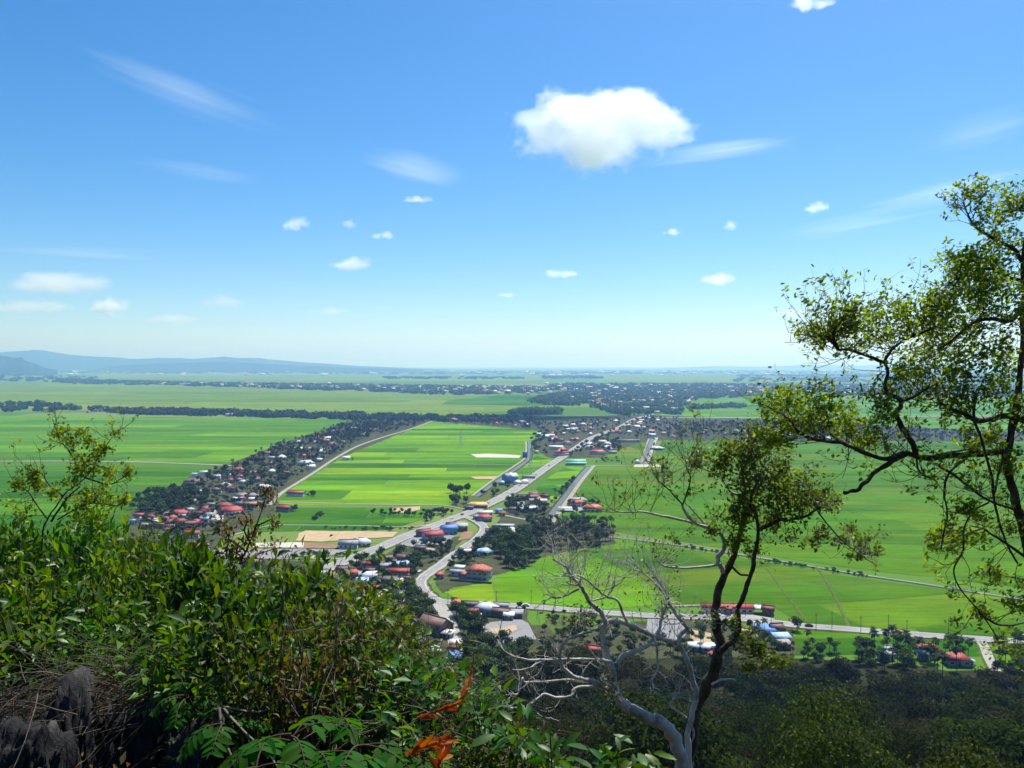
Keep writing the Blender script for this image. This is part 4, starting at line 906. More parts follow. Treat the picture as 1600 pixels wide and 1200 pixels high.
filler([(700, 653), (850, 657), (860, 672), (760, 666), (700, 660)], 16, PALE, '%s roofed house in the tree belt behind the bright paddy', 'houses in the belt behind the paddy')
filler([(1060, 664), (1180, 668), (1380, 678), (1380, 690), (1150, 686), (1050, 684)], 20, PALE, '%s roofed house in the palm belt right of the far village', 'houses in the palm belt')
filler([(130, 640), (300, 645), (560, 652), (560, 657), (300, 650), (130, 646)], 16, PALE, '%s roofed house in the first distant tree belt', 'houses in the first tree belt', (10, 18))
filler([(960, 628), (1060, 618), (1060, 645), (960, 648)], 22, PALE, '%s roofed building in the large distant wood', 'buildings in the large wood', (12, 24))
filler([(600, 612), (700, 606), (720, 614), (640, 617)], 14, TOWN, '%s roofed house of the distant housing estate', 'distant housing estate', (14, 24))
filler([(480, 600), (560, 598), (560, 604), (490, 606)], 10, TOWN, '%s roofed block beside the distant road', 'distant blocks', (18, 30))

# ------------------------------------------------------------------ trees of the plain
SPOTS = []                                     # (kind, x, y, size factor, label, group)
def grove(poly, n, mix, label, group, s=(0.7, 1.15), gap=2.5, road=2.0):
    for (x, y) in sample(poly, n):
        if near_road(x, y, road) or near_house(x, y, -0.5 if s[0] < 0.5 else gap-2.5): continue
        k = rnd.choice(mix); SPOTS.append((k, x, y, rnd.uniform(*s), label, group))
PL = ['palm', 'palm', 'palm', 'tree']; TP = ['tree', 'tree', 'palm']; TT = ['tree']; BB = ['bush']
gl = 'in the grove along the palm village lane'
grove([(300, 768), (330, 745), (430, 700), (500, 680), (545, 662), (600, 666), (560, 692), (525, 712), (490, 732), (440, 764), (400, 772), (330, 790)], 620, PL, '%s '+gl, 'grove along the village lane')
grove([(300, 768), (330, 745), (430, 700), (500, 680), (545, 662), (600, 666), (560, 692), (525, 712), (490, 732), (440, 764), (400, 772), (330, 790)], 300, TT, '%s '+gl, 'grove along the village lane', (0.3, 0.6))
grove([(205, 812), (300, 795), (400, 775), (425, 790), (345, 828), (330, 850), (290, 866), (230, 845)], 110, TT, '%s between the red roofs of the left village', 'trees between the red roofs', (0.25, 0.5))
grove([(555, 662), (600, 652), (690, 655), (664, 662), (600, 681), (535, 692), (530, 684)], 430, PL, '%s in the dense grove at the top of the bright paddy', 'dense grove above the paddy')
grove([(205, 796), (222, 776), (262, 768), (300, 766), (325, 775), (320, 792), (290, 802), (240, 806), (212, 804)], 120, TT, '%s in the dark wood beside the left village', 'dark wood by the left village', (0.75, 1.25))
grove([(210, 806), (270, 800), (340, 782), (400, 770), (420, 780), (400, 800), (345, 822), (330, 850), (290, 862), (240, 835)], 150, TP, '%s between the red roofs of the left village', 'trees between the red roofs', (0.45, 0.8))
grove([(690, 654), (820, 655), (862, 668), (850, 675), (760, 668), (690, 662)], 260, PL, '%s in the belt behind the bright paddy', 'belt behind the paddy')
grove([(860, 664), (1000, 650), (1060, 656), (1060, 684), (990, 686), (930, 684), (880, 684)], 260, TP, '%s in the far village at the end of the main road', 'trees of the far village', (0.6, 1.0))
grove([(1050, 664), (1180, 662), (1400, 672), (1650, 682), (1650, 694), (1400, 690), (1180, 688), (1040, 686)], 900, PL, '%s in the palm belt right of the far village', 'palm belt')
grove([(828, 686), (850, 674), (880, 684), (868, 700), (856, 716), (836, 712)], 45, TT, '%s at the paddy corner near the tiered red roof', 'trees by the tiered roof', (0.7, 1.1))
grove([(890, 690), (926, 690), (940, 680), (975, 690), (968, 715), (930, 700), (905, 712), (892, 716)], 55, TT, '%s around the school block', 'trees around the school', (0.7, 1.15))
grove([(940, 715), (1000, 716), (1000, 722), (930, 724)], 18, BB, '%s below the village meadow', 'bushes below the meadow', (0.8, 1.3))
grove([(572, 801), (602, 800), (650, 803), (650, 808), (570, 806)], 26, TT, '%s in the hedge row at the edge of the dark paddy', 'hedge row of the dark paddy', (0.35, 0.6), road=0.5)
grove([(652, 803), (700, 801), (722, 806), (690, 814), (664, 824), (660, 812)], 34, TT, '%s on the near verge of the main road', 'verge trees of the main road', (0.35, 0.75), road=3)
grove([(704, 784), (730, 781), (732, 789), (712, 792)], 8, TT, '%s left of the yellow hall', 'trees left of the yellow hall', (0.7, 0.95))
grove([(700, 770), (742, 766), (760, 770), (738, 778), (708, 778)], 12, TT, '%s standing at the meadow corner', 'trees at the meadow corner', (0.6, 1.25))
grove([(745, 768), (790, 754), (815, 756), (800, 768), (775, 778), (752, 780)], 20, TT, '%s on the roadside meadow', 'meadow trees', (0.4, 0.8), road=3)
grove([(800, 782), (822, 790), (865, 780), (880, 770), (868, 806), (850, 812), (800, 804), (790, 796)], 75, TP, '%s around the houses below the main road', 'trees below the main road', (0.5, 0.95), road=2)
grove([(868, 776), (884, 762), (896, 752), (880, 780)], 12, TT, '%s along the straight canal', 'canal side trees', (0.5, 0.8), road=0.3)
grove([(886, 779), (930, 782), (952, 798), (948, 806), (910, 806), (885, 803)], 34, TP, '%s ringing the orange roofed house in the paddy', 'trees ringing the orange roof', (0.4, 0.7))
grove([(822, 820), (880, 817), (956, 822), (965, 842), (950, 850), (880, 846), (840, 846)], 190, ['palm', 'palm', 'palm', 'palm', 'tree'], '%s of the dark plantation below the canal track', 'dark plantation', (0.55, 0.9))
grove([(770, 842), (812, 834), (850, 848), (846, 870), (806, 896), (770, 888), (772, 862)], 70, TT, '%s in the thicket behind the big orange roofed house', 'thicket behind the orange house', (0.75, 1.25))
grove([(700, 874), (745, 846), (780, 840), (775, 862), (735, 886), (700, 900)], 42, TT, '%s between the side road and the pale roofs', 'trees by the side road', (0.4, 0.7), road=1.5)
grove([(640, 852), (700, 848), (724, 840), (706, 866), (680, 880), (650, 866)], 30, TT, '%s behind the shops inside the junction', 'trees inside the junction', (0.4, 0.75), road=1.5)
grove([(540, 884), (600, 866), (650, 866), (668, 890), (650, 915), (600, 905), (560, 895)], 62, TT, '%s between the roofs left of the road bend', 'trees left of the bend', (0.5, 0.95), road=1.5)
grove([(590, 932), (650, 915), (668, 935), (684, 946), (676, 972), (640, 985), (600, 960)], 90, TT, '%s in the lower village beside the lane', 'trees beside the lane', (0.6, 1.0), road=1.5)
grove([(600, 985), (660, 975), (668, 1008), (700, 1040), (640, 1060), (560, 1040)], 80, TP, '%s below the large brown gable house', 'trees below the brown house', (0.5, 0.9), road=1.5)
grove([(712, 960), (740, 972), (760, 980), (752, 1000), (790, 1012), (830, 1016), (800, 1060), (720, 1070), (712, 1040)], 110, TT, '%s between the lane and the dark lot', 'trees by the dark lot', (0.6, 1.05), road=1.5)
grove([(692, 945), (820, 950), (930, 960), (935, 968), (820, 960), (700, 956)], 22, TP, '%s along the lower road', 'trees along the lower road', (0.3, 0.55), road=1.5)
grove([(1080, 985), (1160, 978), (1240, 1000), (1240, 1030), (1140, 1040), (1070, 1030)], 42, TP, '%s around the blue roadside stalls', 'trees around the stalls', (0.4, 0.75), road=1.5)
grove([(1060, 850), (1200, 876), (1360, 900), (1362, 904), (1200, 880), (1060, 855)], 70, BB, '%s on the ditch behind the bare tree', 'ditch bushes', (0.5, 1.0), road=-3)
grove([(1340, 1012), (1400, 1008), (1420, 1020), (1500, 1018), (1530, 1036), (1480, 1056), (1340, 1050)], 58, ['palm', 'palm', 'tree'], '%s around the red hip roofs below the lower road', 'palms around the red hips', (0.55, 0.95), road=1.5)
grove([(1260, 1012), (1310, 1016), (1320, 1040), (1250, 1036)], 20, ['palm', 'bush', 'tree'], '%s at the corner of the dark meadow', 'trees at the meadow corner below', (0.4, 0.7))
grove([(1530, 1000), (1600, 1005), (1640, 1050), (1560, 1060)], 26, TT, '%s at the lane turning to the forest', 'trees at the forest lane', (0.5, 0.9), road=1)
grove([(470, 776), (492, 772), (494, 776), (474, 779)], 6, TT, '%s beside the lone orange roofed house', 'trees by the lone house', (0.4, 0.6))
grove([(452, 797), (462, 795), (464, 801), (456, 803)], 3, TT, '%s beside the red house at the paddy corner', 'trees by the corner house', (0.5, 0.7))
grove([(484, 812), (500, 803), (508, 801), (505, 806), (490, 815)], 16, BB, '%s in the dark hedge at the bund corner', 'dark hedge', (0.7, 1.2), road=-1)
grove([(430, 864), (470, 864), (556, 864), (556, 872), (430, 870)], 30, BB, '%s between the paved yard and the lane', 'bushes by the yard', (0.6, 1.2), road=0)
grove([(500, 829), (640, 831), (645, 826), (500, 824)], 26, BB, '%s along the bare tan soil', 'bushes by the bare soil', (0.5, 1.1), road=-1)
grove([(850, 985), (930, 972), (1010, 1000), (1075, 1006), (1080, 1028), (1000, 1030), (900, 1022), (845, 1016)], 80, ['tree', 'tree', 'bush'], '%s on the rough ground below the lower road', 'trees on the rough ground', (0.35, 0.75), road=1)
grove([(845, 962), (925, 966), (940, 978), (860, 978)], 16, BB, '%s on the grass patch below the lower road', 'bushes on the grass patch', (0.5, 1.0), road=1)
grove([(820, 846), (960, 850), (930, 862), (868, 866), (850, 870)], 60, ['bush', 'bush', 'tree'], '%s below the dark plantation', 'scrub below the plantation', (0.4, 0.8), road=1)
SPOTS.append(('tree', G(1246, 986).x, G(1246, 986).y, 0.85, '%s standing alone beside the lower road', None))
SPOTS.append(('tree', G(541, 721).x+8, G(541, 721).y+2, 0.5, '%s beside the white house across the village lane', None))
KN = dict(tree=('broadleaf_tree', 'tree', 'dark broadleaf tree'), palm=('coconut_palm', 'palm', 'coconut palm'), bush=('bush', 'bush', 'dark green bush'))
rest = []
def tree_label(x, y, s, k, default):
    best = min(UNIQ, key=lambda u: (u[0]-x)**2+(u[1]-y)**2); dx, dy = x-best[0], y-best[1]
    if dx*dx+dy*dy > 34**2: return default, None
    where = ('right of' if dx > 0 else 'left of') if abs(dx) > abs(dy)*0.6 else ('behind' if dy > 0 else 'in front of')
    size = 'tall' if s > 0.8 else 'small' if s < 0.5 else 'middling'
    far = ' close' if dx*dx+dy*dy < 15**2 else ''
    w = f"{size} {KN[k][2].replace('dark broadleaf ', '').replace('dark green ', '')}{far} {where} the {best[2]}".split()
    return (' '.join(w), KN[k][1]+'s around the '+best[2]) if len(w) <= 16 else (default, None)
for k in ('tree', 'palm', 'bush'):
    L = sorted([s for s in SPOTS if s[0] == k], key=lambda s: -s[3]/s[2])
    for i, (kk, x, y, s, lab, grp) in enumerate(L):
        if i < 285:
            nm, cat, what = KN[k]; j = rnd.randrange(len(KIND_M[k]))
            tl, tg = tree_label(x, y, s, k, lab % what); tg = tg or ((KN[k][1]+'s: '+grp) if grp else None)
            o = plant(nm, KIND_M[k][j], (x, y, 0.2), (s*rnd.uniform(0.9, 1.15), s*rnd.uniform(0.9, 1.15), s), rnd.uniform(0, 6.28), tl, cat, tg)
        else: rest.append((k, x, y, s))
def merge_stuff(name, label, spots, protos, lm, tm):
    cv, tv = [], []
    for (k, x, y, s) in spots:
        (c, cf), (tr, tf) = protos[rnd.randrange(len(protos))]
        a = rnd.uniform(0, 6.28); ca, sa = math.cos(a), math.sin(a); Rm = np.array([[ca, sa, 0], [-sa, ca, 0], [0, 0, 1]])
        T_ = np.array([x, y, 0.2]); cv.append((c@Rm*s+T_, cf)); tv.append((tr@Rm*s+T_, tf))
    a, af = cat_mesh(cv); b, bf = cat_mesh(tv)
    me = mesh(name, np.concatenate([a, b]), np.concatenate([af, bf+len(a)]), [M[lm], M[tm]], np.concatenate([np.zeros(len(af)), np.ones(len(bf))]))
    tag(obj(name, me), label, kind='stuff')
LOW_T = [tree_proto(120+i, H=10, cr=4.4, nleaf=130, leaf=2.2, lumps=6) for i in range(4)]
LOW_P = [palm_proto(130+i, 10, 9, 3.6, 0.95) for i in range(3)]
print('rest', len(rest), {k: sum(1 for s in SPOTS if s[0] == k) for k in KN})
if [r for r in rest if r[0] == 'tree']: merge_stuff('far_trees', 'mass of farther village trees', [r for r in rest if r[0] == 'tree'], LOW_T, 'leaf_far', 'bark_far')
if [r for r in rest if r[0] == 'palm']: merge_stuff('far_palms', 'mass of farther coconut palms', [r for r in rest if r[0] == 'palm'], LOW_P, 'leaf_palm', 'bark_far')

# far belts that read as one mass
CL = []
for i in range(5):
    rs = np.random.RandomState(200+i); lp = [((rs.rand()-.5)*20, (rs.rand()-.5)*20, 4+rs.rand()*4, 4+rs.rand()*4, 3.5+rs.rand()*3.5) for _ in range(7)]
    CL.append(crown_leaves(rs, lp, 70, 6.5, 0.8, 0.75))
def belt(polys, label):
    parts = []
    for (poly, n, s) in polys:
        for (x, y) in sample(poly, n):
            if near_road(x, y, 8): continue
            c, f = CL[rnd.randrange(5)]; a = rnd.uniform(0, 6.28); ca, sa = math.cos(a), math.sin(a); k = rnd.uniform(*s)
            Rm = np.array([[ca, sa, 0], [-sa, ca, 0], [0, 0, 1]])
            parts.append((c@Rm*np.array([k, k, min(k, 1.25)])+np.array([x, y, 0]), f))
    tag(obj('distant_woods', mesh('distant_woods', *cat_mesh(parts), [M['leaf_far']])), label, kind='stuff')
belt([([(-150, 626), (60, 631), (122, 636), (122, 644), (-150, 644)], 150, (0.8, 1.3)), ([(140, 637), (172, 638), (170, 645), (140, 644)], 14, (0.7, 1.1)), ([(174, 640), (400, 645), (565, 649), (565, 657), (400, 652), (176, 647)], 300, (0.7, 1.2)),
      ([(540, 648), (700, 652), (830, 655), (830, 661), (690, 659), (545, 656)], 110, (0.7, 1.1))], 'dark tree belt behind the wide left paddy')
belt([([(826, 628), (850, 620), (900, 612), (980, 610), (1100, 606), (1180, 610), (1190, 618), (1080, 626), (1062, 648), (980, 650), (930, 640), (905, 634), (850, 634)], 900, (0.9, 1.5)), ([(800, 642), (875, 642), (875, 648), (800, 648)], 60, (0.8, 1.2)), ([(1080, 636), (1160, 634), (1160, 638), (1080, 640)], 40, (0.8, 1.2))], 'large blue green wood around the distant town')
belt([([(90, 592), (200, 596), (400, 600), (420, 606), (200, 602), (90, 599)], 330, (1.2, 2.0)), ([(400, 600), (560, 602), (700, 604), (860, 606), (860, 614), (700, 618), (560, 612), (420, 608)], 560, (1.1, 1.8)), ([(-200, 585), (60, 586), (150, 590), (150, 597), (-200, 600)], 300, (1.5, 2.4)), ([(860, 600), (1250, 602), (1650, 606), (1650, 622), (1250, 618), (860, 610)], 900, (1.2, 2.0))], 'bluish far woods among the pale fields')
belt([([(-300, 577), (300, 579), (800, 579.5), (1200, 579), (1800, 579), (1800, 585), (1200, 584), (800, 585), (300, 584), (-300, 583)], 1500, (2.5, 5.0)), ([(600, 589), (820, 590), (820, 593), (600, 592)], 110, (1.6, 2.6)), ([(850, 588), (940, 588), (940, 592), (850, 592)], 60, (1.6, 2.6)), ([(1150, 585), (1700, 586), (1700, 600), (1150, 597)], 420, (1.8, 3.0))], 'thin woods close under the horizon')
def far_houses():
    parts = []
    for poly, n, s in [([(160, 598), (860, 606), (860, 618), (420, 607)], 190, (14, 30)), ([(850, 600), (1250, 602), (1600, 608), (1600, 620), (1100, 616), (850, 612)], 260, (14, 30)), ([(840, 612), (1100, 608), (1060, 648), (940, 640)], 110, (10, 20)), ([(100, 578), (1500, 580), (1500, 588), (100, 587)], 160, (40, 90)), ([(20, 576), (460, 578), (460, 582), (20, 581)], 60, (40, 110))]:
        for (x, y) in sample(poly, n):
            w = rnd.uniform(*s); d = w*0.6; a = rnd.uniform(-0.6, 0.6); ca, sa = math.cos(a), math.sin(a); Rm = np.array([[ca, sa, 0], [-sa, ca, 0], [0, 0, 1]])
            g = [face_box(-w/2, w/2, -d/2, d/2, 0, 9)]+roof_geo('gable', w, d, 9, d*0.2, 1.0)
            v, f = cat_mesh(g); parts.append((v@Rm+np.array([x, y, 0]), f))
    t = NT('distant_roofs'); isl = t.n('NewGeometry').outputs['Random Per Island']
    m = t.finish(t.principled(t.ramp(isl, [(0, (0.66, 0.66, 0.64)), (0.45, (0.5, 0.5, 0.5)), (0.6, (0.42, 0.20, 0.14)), (0.8, (0.5, 0.42, 0.34)), (1, (0.74, 0.74, 0.72))], 'CONSTANT'), 0.8, 0.1))
    tag(obj('distant_houses', mesh('distant_houses', *cat_mesh(parts), [m])), 'pale specks of houses among the far woods', kind='stuff')
far_houses()

# ------------------------------------------------------------------ poles, pylon, vehicles
def pole(px, py, h=9.0, label='', side=0.0):
    p = G(px, py); o = obj('utility_pole', None, loc=(p.x, p.y, 0.3), rz=rnd.uniform(-0.3, 0.3)); tag(o, label, 'pole', 'roadside utility poles')
    obj('shaft', POLE_M[0], o); obj('crossarm', POLE_M[1], o)
    return o
POLE_M = (mesh('shaft', *tube([(0, 0, -0.5), (0, 0, 9)], [0.17, 0.11], 6), [M['timber']]), mesh('crossarm', *cat_mesh([face_box(-0.9, 0.9, -0.06, 0.06, 8.3, 8.42), face_box(-0.6, 0.6, -0.06, 0.06, 7.7, 7.8)]), [M['timber']]))
for i, (x, y) in enumerate([(1275, 986), (1300, 983), (1345, 990), (1388, 988), (1417, 996), (1482, 994), (1500, 1002), (1205, 977), (1165, 963)]): pole(x, y, label='wooden utility pole beside the lower road right of the dark trunks')
for i, (x, y) in enumerate([(700, 945), (776, 948), (830, 946), (880, 955), (940, 956)]): pole(x, y, label='wooden utility pole on the lower road below the bright paddy')
for i, (x, y) in enumerate([(664, 822), (724, 797), (790, 763), (816, 746), (845, 729), (866, 716)]): pole(x, y, label='utility pole on the far verge of the main road')
def pylon(px, py, hgt, label):
    p = G(px, py); o = obj('power_pylon', None, loc=(p.x, p.y, 0.2), rz=0.4); tag(o, label, 'pylon')
    b, t_ = 3.4, 0.5
    for sx in (-1, 1):
        for sy in (-1, 1):
            obj('leg', mesh('leg', *tube([(sx*b, sy*b, -0.4), (sx*1.1, sy*1.1, hgt*0.62), (sx*0.25, sy*0.25, hgt)], [0.16, 0.13, 0.1], 4), [M['metal']]), o)
    br = []
    for i in range(9):
        z0, z1 = hgt*i/9, hgt*(i+1)/9
        def wd(z): return b+(1.1-b)*min(1, z/(hgt*0.62)) if z < hgt*0.62 else 1.1+(0.25-1.1)*(z-hgt*0.62)/(hgt*0.38)
        a, c = wd(z0), wd(z1)
        for s in (-1, 1):
            br += [tube([(-a, s*a, z0), (c, s*c, z1)], [0.07, 0.07], 4), tube([(a, s*a, z0), (-c, s*c, z1)], [0.07, 0.07], 4), tube([(s*a, -a, z0), (s*c, c, z1)], [0.07, 0.07], 4)]
    obj('bracing', mesh('bracing', *cat_mesh(br), [M['metal']]), o)
    for z in (0.68, 0.79, 0.90):
        w = 4.6-(z-0.68)*6
        obj('crossarm', mesh('crossarm', *cat_mesh([tube([(-w, 0, hgt*z), (0, 0, hgt*z+0.9), (w, 0, hgt*z)], [0.06, 0.16, 0.06], 4), tube([(-w, 0, hgt*z), (w, 0, hgt*z)], [0.07, 0.07], 4)]), [M['metal']]), o)
pylon(829, 742, 34, 'lattice power pylon beside the tall blue building')
pylon(720, 700, 30, 'lattice power pylon far out in the bright paddy')
def car_proto():
    prof = [(-2.1, 0.35), (-2.15, 0.75), (-1.9, 0.98), (-1.35, 1.02), (-0.75, 1.45), (0.75, 1.47), (1.35, 1.02), (2.0, 0.88), (2.15, 0.6), (2.1, 0.35)]
    v = []; n = len(prof)
    for y in (-0.85, 0.85):
        for (x, z) in prof: v.append((x, y*(0.82 if z > 1.1 else 1.0), z))
    f = [list(range(n)), list(range(2*n-1, n-1, -1))]+[[i, i+n, (i+1) % n+n, (i+1) % n] for i in range(n)]
    body = mesh('body', v, f, [M['roof']])
    gl = mesh('windows', *cat_mesh([slab([(-1.22, -0.62, 1.06), (-1.22, 0.62, 1.06), (-0.82, 0.58, 1.40), (-0.82, -0.58, 1.40)][::-1], 0.02), slab([(1.27, -0.62, 1.06), (1.27, 0.62, 1.06), (0.85, 0.58, 1.40), (0.85, -0.58, 1.40)], 0.02), face_box(-0.8, 0.8, -0.79, -0.74, 1.08, 1.36), face_box(-0.8, 0.8, 0.74, 0.79, 1.08, 1.36)]), [M['pane']])
    wh = mesh('wheel', *cat_mesh([tube([(0, -0.1, 0), (0, 0.1, 0)], [0.33, 0.33], 12), (np.array([[0, -0.1, 0]]+[[0.33*math.cos(k*math.pi/6), -0.1, 0.33*math.sin(k*math.pi/6)] for k in range(12)]), np.array([[0, 1+k, 1+(k+1) % 12, 1+(k+1) % 12] for k in range(12)])), (np.array([[0, 0.1, 0]]+[[0.33*math.cos(k*math.pi/6), 0.1, 0.33*math.sin(k*math.pi/6)] for k in range(12)]), np.array([[0, 1+(k+1) % 12, 1+k, 1+k] for k in range(12)]))]), [M['tyre']])
    return body, gl, wh
CAR = car_proto()
def car(px, py, col, to, label, z=0.8):
    p = G(px, py); q = G(*to); a = math.atan2(q.y-p.y, q.x-p.x)
    o = obj('car', None, loc=(p.x, p.y, z), rz=a); tag(o, label, 'car')
    obj('body', CAR[0], o, color=col); obj('windows', CAR[1], o)
    for sx in (-1.3, 1.3):
        for sy in (-0.78, 0.78): obj('wheel', CAR[2], o, loc=(sx, sy, 0.33))
car(1264, 981, (0.03, 0.03, 0.035), (1330, 985.5), 'black car on the lower road right of the lone tree')
car(868, 723.5, (0.75, 0.75, 0.75), (892, 707), 'white car on the main road near the town')
car(886, 709, (0.5, 0.08, 0.06), (872, 719), 'red car at the town end of the main road')
car(722, 806, (0.05, 0.05, 0.06), (690, 818), 'dark car on the main road before the junction')
car(706, 812, (0.7, 0.7, 0.7), (640, 836), 'pale car on the main road left of the junction')
car(647, 896, (0.04, 0.05, 0.08), (655, 892), 'dark parked car beside the road bend', 0.45)
car(656, 895, (0.72, 0.72, 0.72), (664, 891), 'white parked car beside the road bend', 0.45)
car(1180, 976, (0.12, 0.13, 0.15), (1200, 975), 'grey car parked in front of the silver stall', 0.7)
car(812, 760, (0.55, 0.55, 0.56), (825, 752), 'silver car on the main road below the white tents')

WT, SV, BK, RD, BL = (0.72, 0.72, 0.7), (0.42, 0.43, 0.45), (0.03, 0.03, 0.035), (0.45, 0.04, 0.03), (0.06, 0.12, 0.35)
for (x, y, c, to, lab) in [(596, 856.3, WT, (640, 837), 'white car on the main road near the grey roofed house'), (655, 831.5, BK, (690, 818), 'black car on the main road above the forecourt'), (762, 788.5, RD, (800, 769), 'red car on the main road passing the yellow hall'), (796, 771.5, WT, (825, 752), 'white car on the main road beside the meadow'),
        (838, 742.5, SV, (850, 734), 'silver car on the main road beyond the white tents'), (858, 729, BK, (872, 719), 'black car on the main road before the green roofed hall'), (900, 700.5, WT, (908, 695), 'white car entering the far village'), (714, 864.5, RD, (728, 855), 'red car on the side road by the tan roofed hut'), (742, 845, BL, (728, 855), 'blue car on the side road by the long brown row'),
        (822, 948.9, WT, (850, 951), 'white car on the lower road under the bright paddy'), (1062, 964.8, SV, (1090, 966), 'silver car on the lower road behind the bare branches'), (1402, 990.8, RD, (1430, 993), 'red car on the lower road above the red hip roofs')]:
    car(x, y, c, to, lab)
for (x, y, c, to, lab) in [(652, 849, WT, (660, 844), 'white car parked on the grey forecourt'), (660, 850.5, BK, (668, 846), 'dark car parked on the grey forecourt beside the white one'), (645, 847, BL, (652, 843), 'blue car parked at the outer end of the grey forecourt'), (1120, 963.5, WT, (1130, 964), 'white van like car before the long red row'), (1152, 965, RD, (1160, 966), 'red car parked before the long red row'), (700, 972, WT, (704, 980), 'white car parked on the pale lane yard')]:
    car(x, y, c, to, lab, 0.62)

# ------------------------------------------------------------------ the hill we stand on
XB_D = [0, 3, 4, 6, 8, 10, 12, 15, 40]; XB_X = [0.9, 0.6, 0.30, -0.45, -0.95, -1.75, -3.0, -7.0, -40]
def hill(x, y):
    zl = -1.75-0.175*np.clip(y, 0, 12.5)
    over = np.maximum(0, x-np.interp(y, XB_D, XB_X))+1.2*np.maximum(0, y-12.5)
    z = zl-0.95*over-0.25*np.maximum(0, over-1.5)
    zs = np.where(y < 60, -8-0.66*y, -47.6-0.41*(y-60))
    return CAM_H+np.maximum(z, zs)
def hill1(x, y): return float(hill(np.array(float(x)), np.array(float(y))))
def spaced(a, b, n, c, k):
    u = np.linspace(-1, 1, n); s = np.sinh(k*u)/math.sinh(k); return np.where(s < 0, c+s*(c-a), c+s*(b-c))
xs = spaced(-430, 430, 190, -1.5, 5.0); ys = spaced(-60, 345, 190, 7.0, 4.2)
XX, YY = np.meshgrid(xs, ys); ZZ = hill(XX, YY)
nz = fbm2(190, 190, 40, 40, np.random.RandomState(3)); dist = np.hypot(XX, YY)
ZZ = ZZ+nz*np.clip(dist*0.05, 0.12, 3.0)-0.15
ZZ = np.where(dist < 1.6, np.minimum(ZZ, CAM_H-1.65), ZZ); ZZ = np.maximum(ZZ, -1.2)
idx = np.arange(190*190).reshape(190, 190)
f = np.stack([idx[:-1, :-1], idx[:-1, 1:], idx[1:, 1:], idx[1:, :-1]], -1).reshape(-1, 4)
t = NT('hillside_litter'); a = t.noise(t.pos((0.9, 0.9, 0.9)), 1, 6, 0.7); b = t.noise(t.pos((14, 14, 14)), 1, 4, 0.7)
col = t.ramp(a, [(0.3, (0.020, 0.018, 0.010)), (0.55, (0.045, 0.036, 0.022)), (0.75, (0.085, 0.065, 0.040))])
m_h = t.finish(t.principled(t.mix(t.math('MULTIPLY', b, 0.6), col, (0.03, 0.03, 0.012)), 1.0, 0.0, bump=b, bump_s=0.8, bump_d=0.05))
tag(obj('hillside', mesh('hillside', np.stack([XX, YY, ZZ], -1).reshape(-1, 3), f, [m_h], smooth=True)), 'steep hillside of dark soil and leaf litter', kind='structure')

# ------------------------------------------------------------------ forest on the slope
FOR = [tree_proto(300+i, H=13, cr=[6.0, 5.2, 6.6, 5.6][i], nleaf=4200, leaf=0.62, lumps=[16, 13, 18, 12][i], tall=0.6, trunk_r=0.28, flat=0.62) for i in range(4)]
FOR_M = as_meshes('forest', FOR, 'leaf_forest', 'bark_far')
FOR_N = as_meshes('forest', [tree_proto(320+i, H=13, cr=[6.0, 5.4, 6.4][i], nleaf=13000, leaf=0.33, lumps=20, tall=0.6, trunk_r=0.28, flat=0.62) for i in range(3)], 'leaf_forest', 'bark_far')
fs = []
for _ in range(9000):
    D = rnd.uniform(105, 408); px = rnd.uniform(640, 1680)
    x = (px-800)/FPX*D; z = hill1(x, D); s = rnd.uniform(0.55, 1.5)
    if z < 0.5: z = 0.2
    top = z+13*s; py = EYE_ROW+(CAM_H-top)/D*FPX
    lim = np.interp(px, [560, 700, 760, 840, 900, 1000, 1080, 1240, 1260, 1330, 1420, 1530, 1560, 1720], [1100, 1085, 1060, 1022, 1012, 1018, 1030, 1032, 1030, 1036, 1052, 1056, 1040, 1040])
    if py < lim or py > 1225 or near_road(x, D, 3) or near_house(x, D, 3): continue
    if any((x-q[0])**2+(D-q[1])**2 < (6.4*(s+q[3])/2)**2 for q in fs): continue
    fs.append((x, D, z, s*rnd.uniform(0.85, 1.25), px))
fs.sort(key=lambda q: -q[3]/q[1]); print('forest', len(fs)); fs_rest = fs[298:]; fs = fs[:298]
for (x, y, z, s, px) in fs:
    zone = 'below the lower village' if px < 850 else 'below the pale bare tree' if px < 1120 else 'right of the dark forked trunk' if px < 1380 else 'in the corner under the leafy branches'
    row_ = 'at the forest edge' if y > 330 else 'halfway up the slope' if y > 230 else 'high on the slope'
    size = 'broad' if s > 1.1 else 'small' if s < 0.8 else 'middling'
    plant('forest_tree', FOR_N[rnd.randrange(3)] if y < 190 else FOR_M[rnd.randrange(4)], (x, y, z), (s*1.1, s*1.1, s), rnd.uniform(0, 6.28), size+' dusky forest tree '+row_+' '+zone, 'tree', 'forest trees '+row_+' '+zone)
if fs_rest:
    FL = [tree_proto(340+i, H=13, cr=6.0, nleaf=700, leaf=1.3, lumps=14, tall=0.6, trunk_r=0.28, flat=0.62) for i in range(3)]; parts = []
    for (x, y, z, s, px) in fs_rest:
        c, cf = FL[rnd.randrange(3)][0]; parts.append((c*s+np.array([x, y, z]), cf))
    tag(obj('forest_canopy', mesh('forest_canopy', *cat_mesh(parts), [M['leaf_forest']])), 'closed canopy of the forest at the foot of the hill', kind='stuff')
SLOPE_M = as_meshes('slope', [tree_proto(360+i, H=13, cr=5.5, nleaf=13000, leaf=0.2, lumps=26, tall=0.62, trunk_r=0.2, flat=0.6) for i in range(3)], 'leaf_slope', 'bark_far')
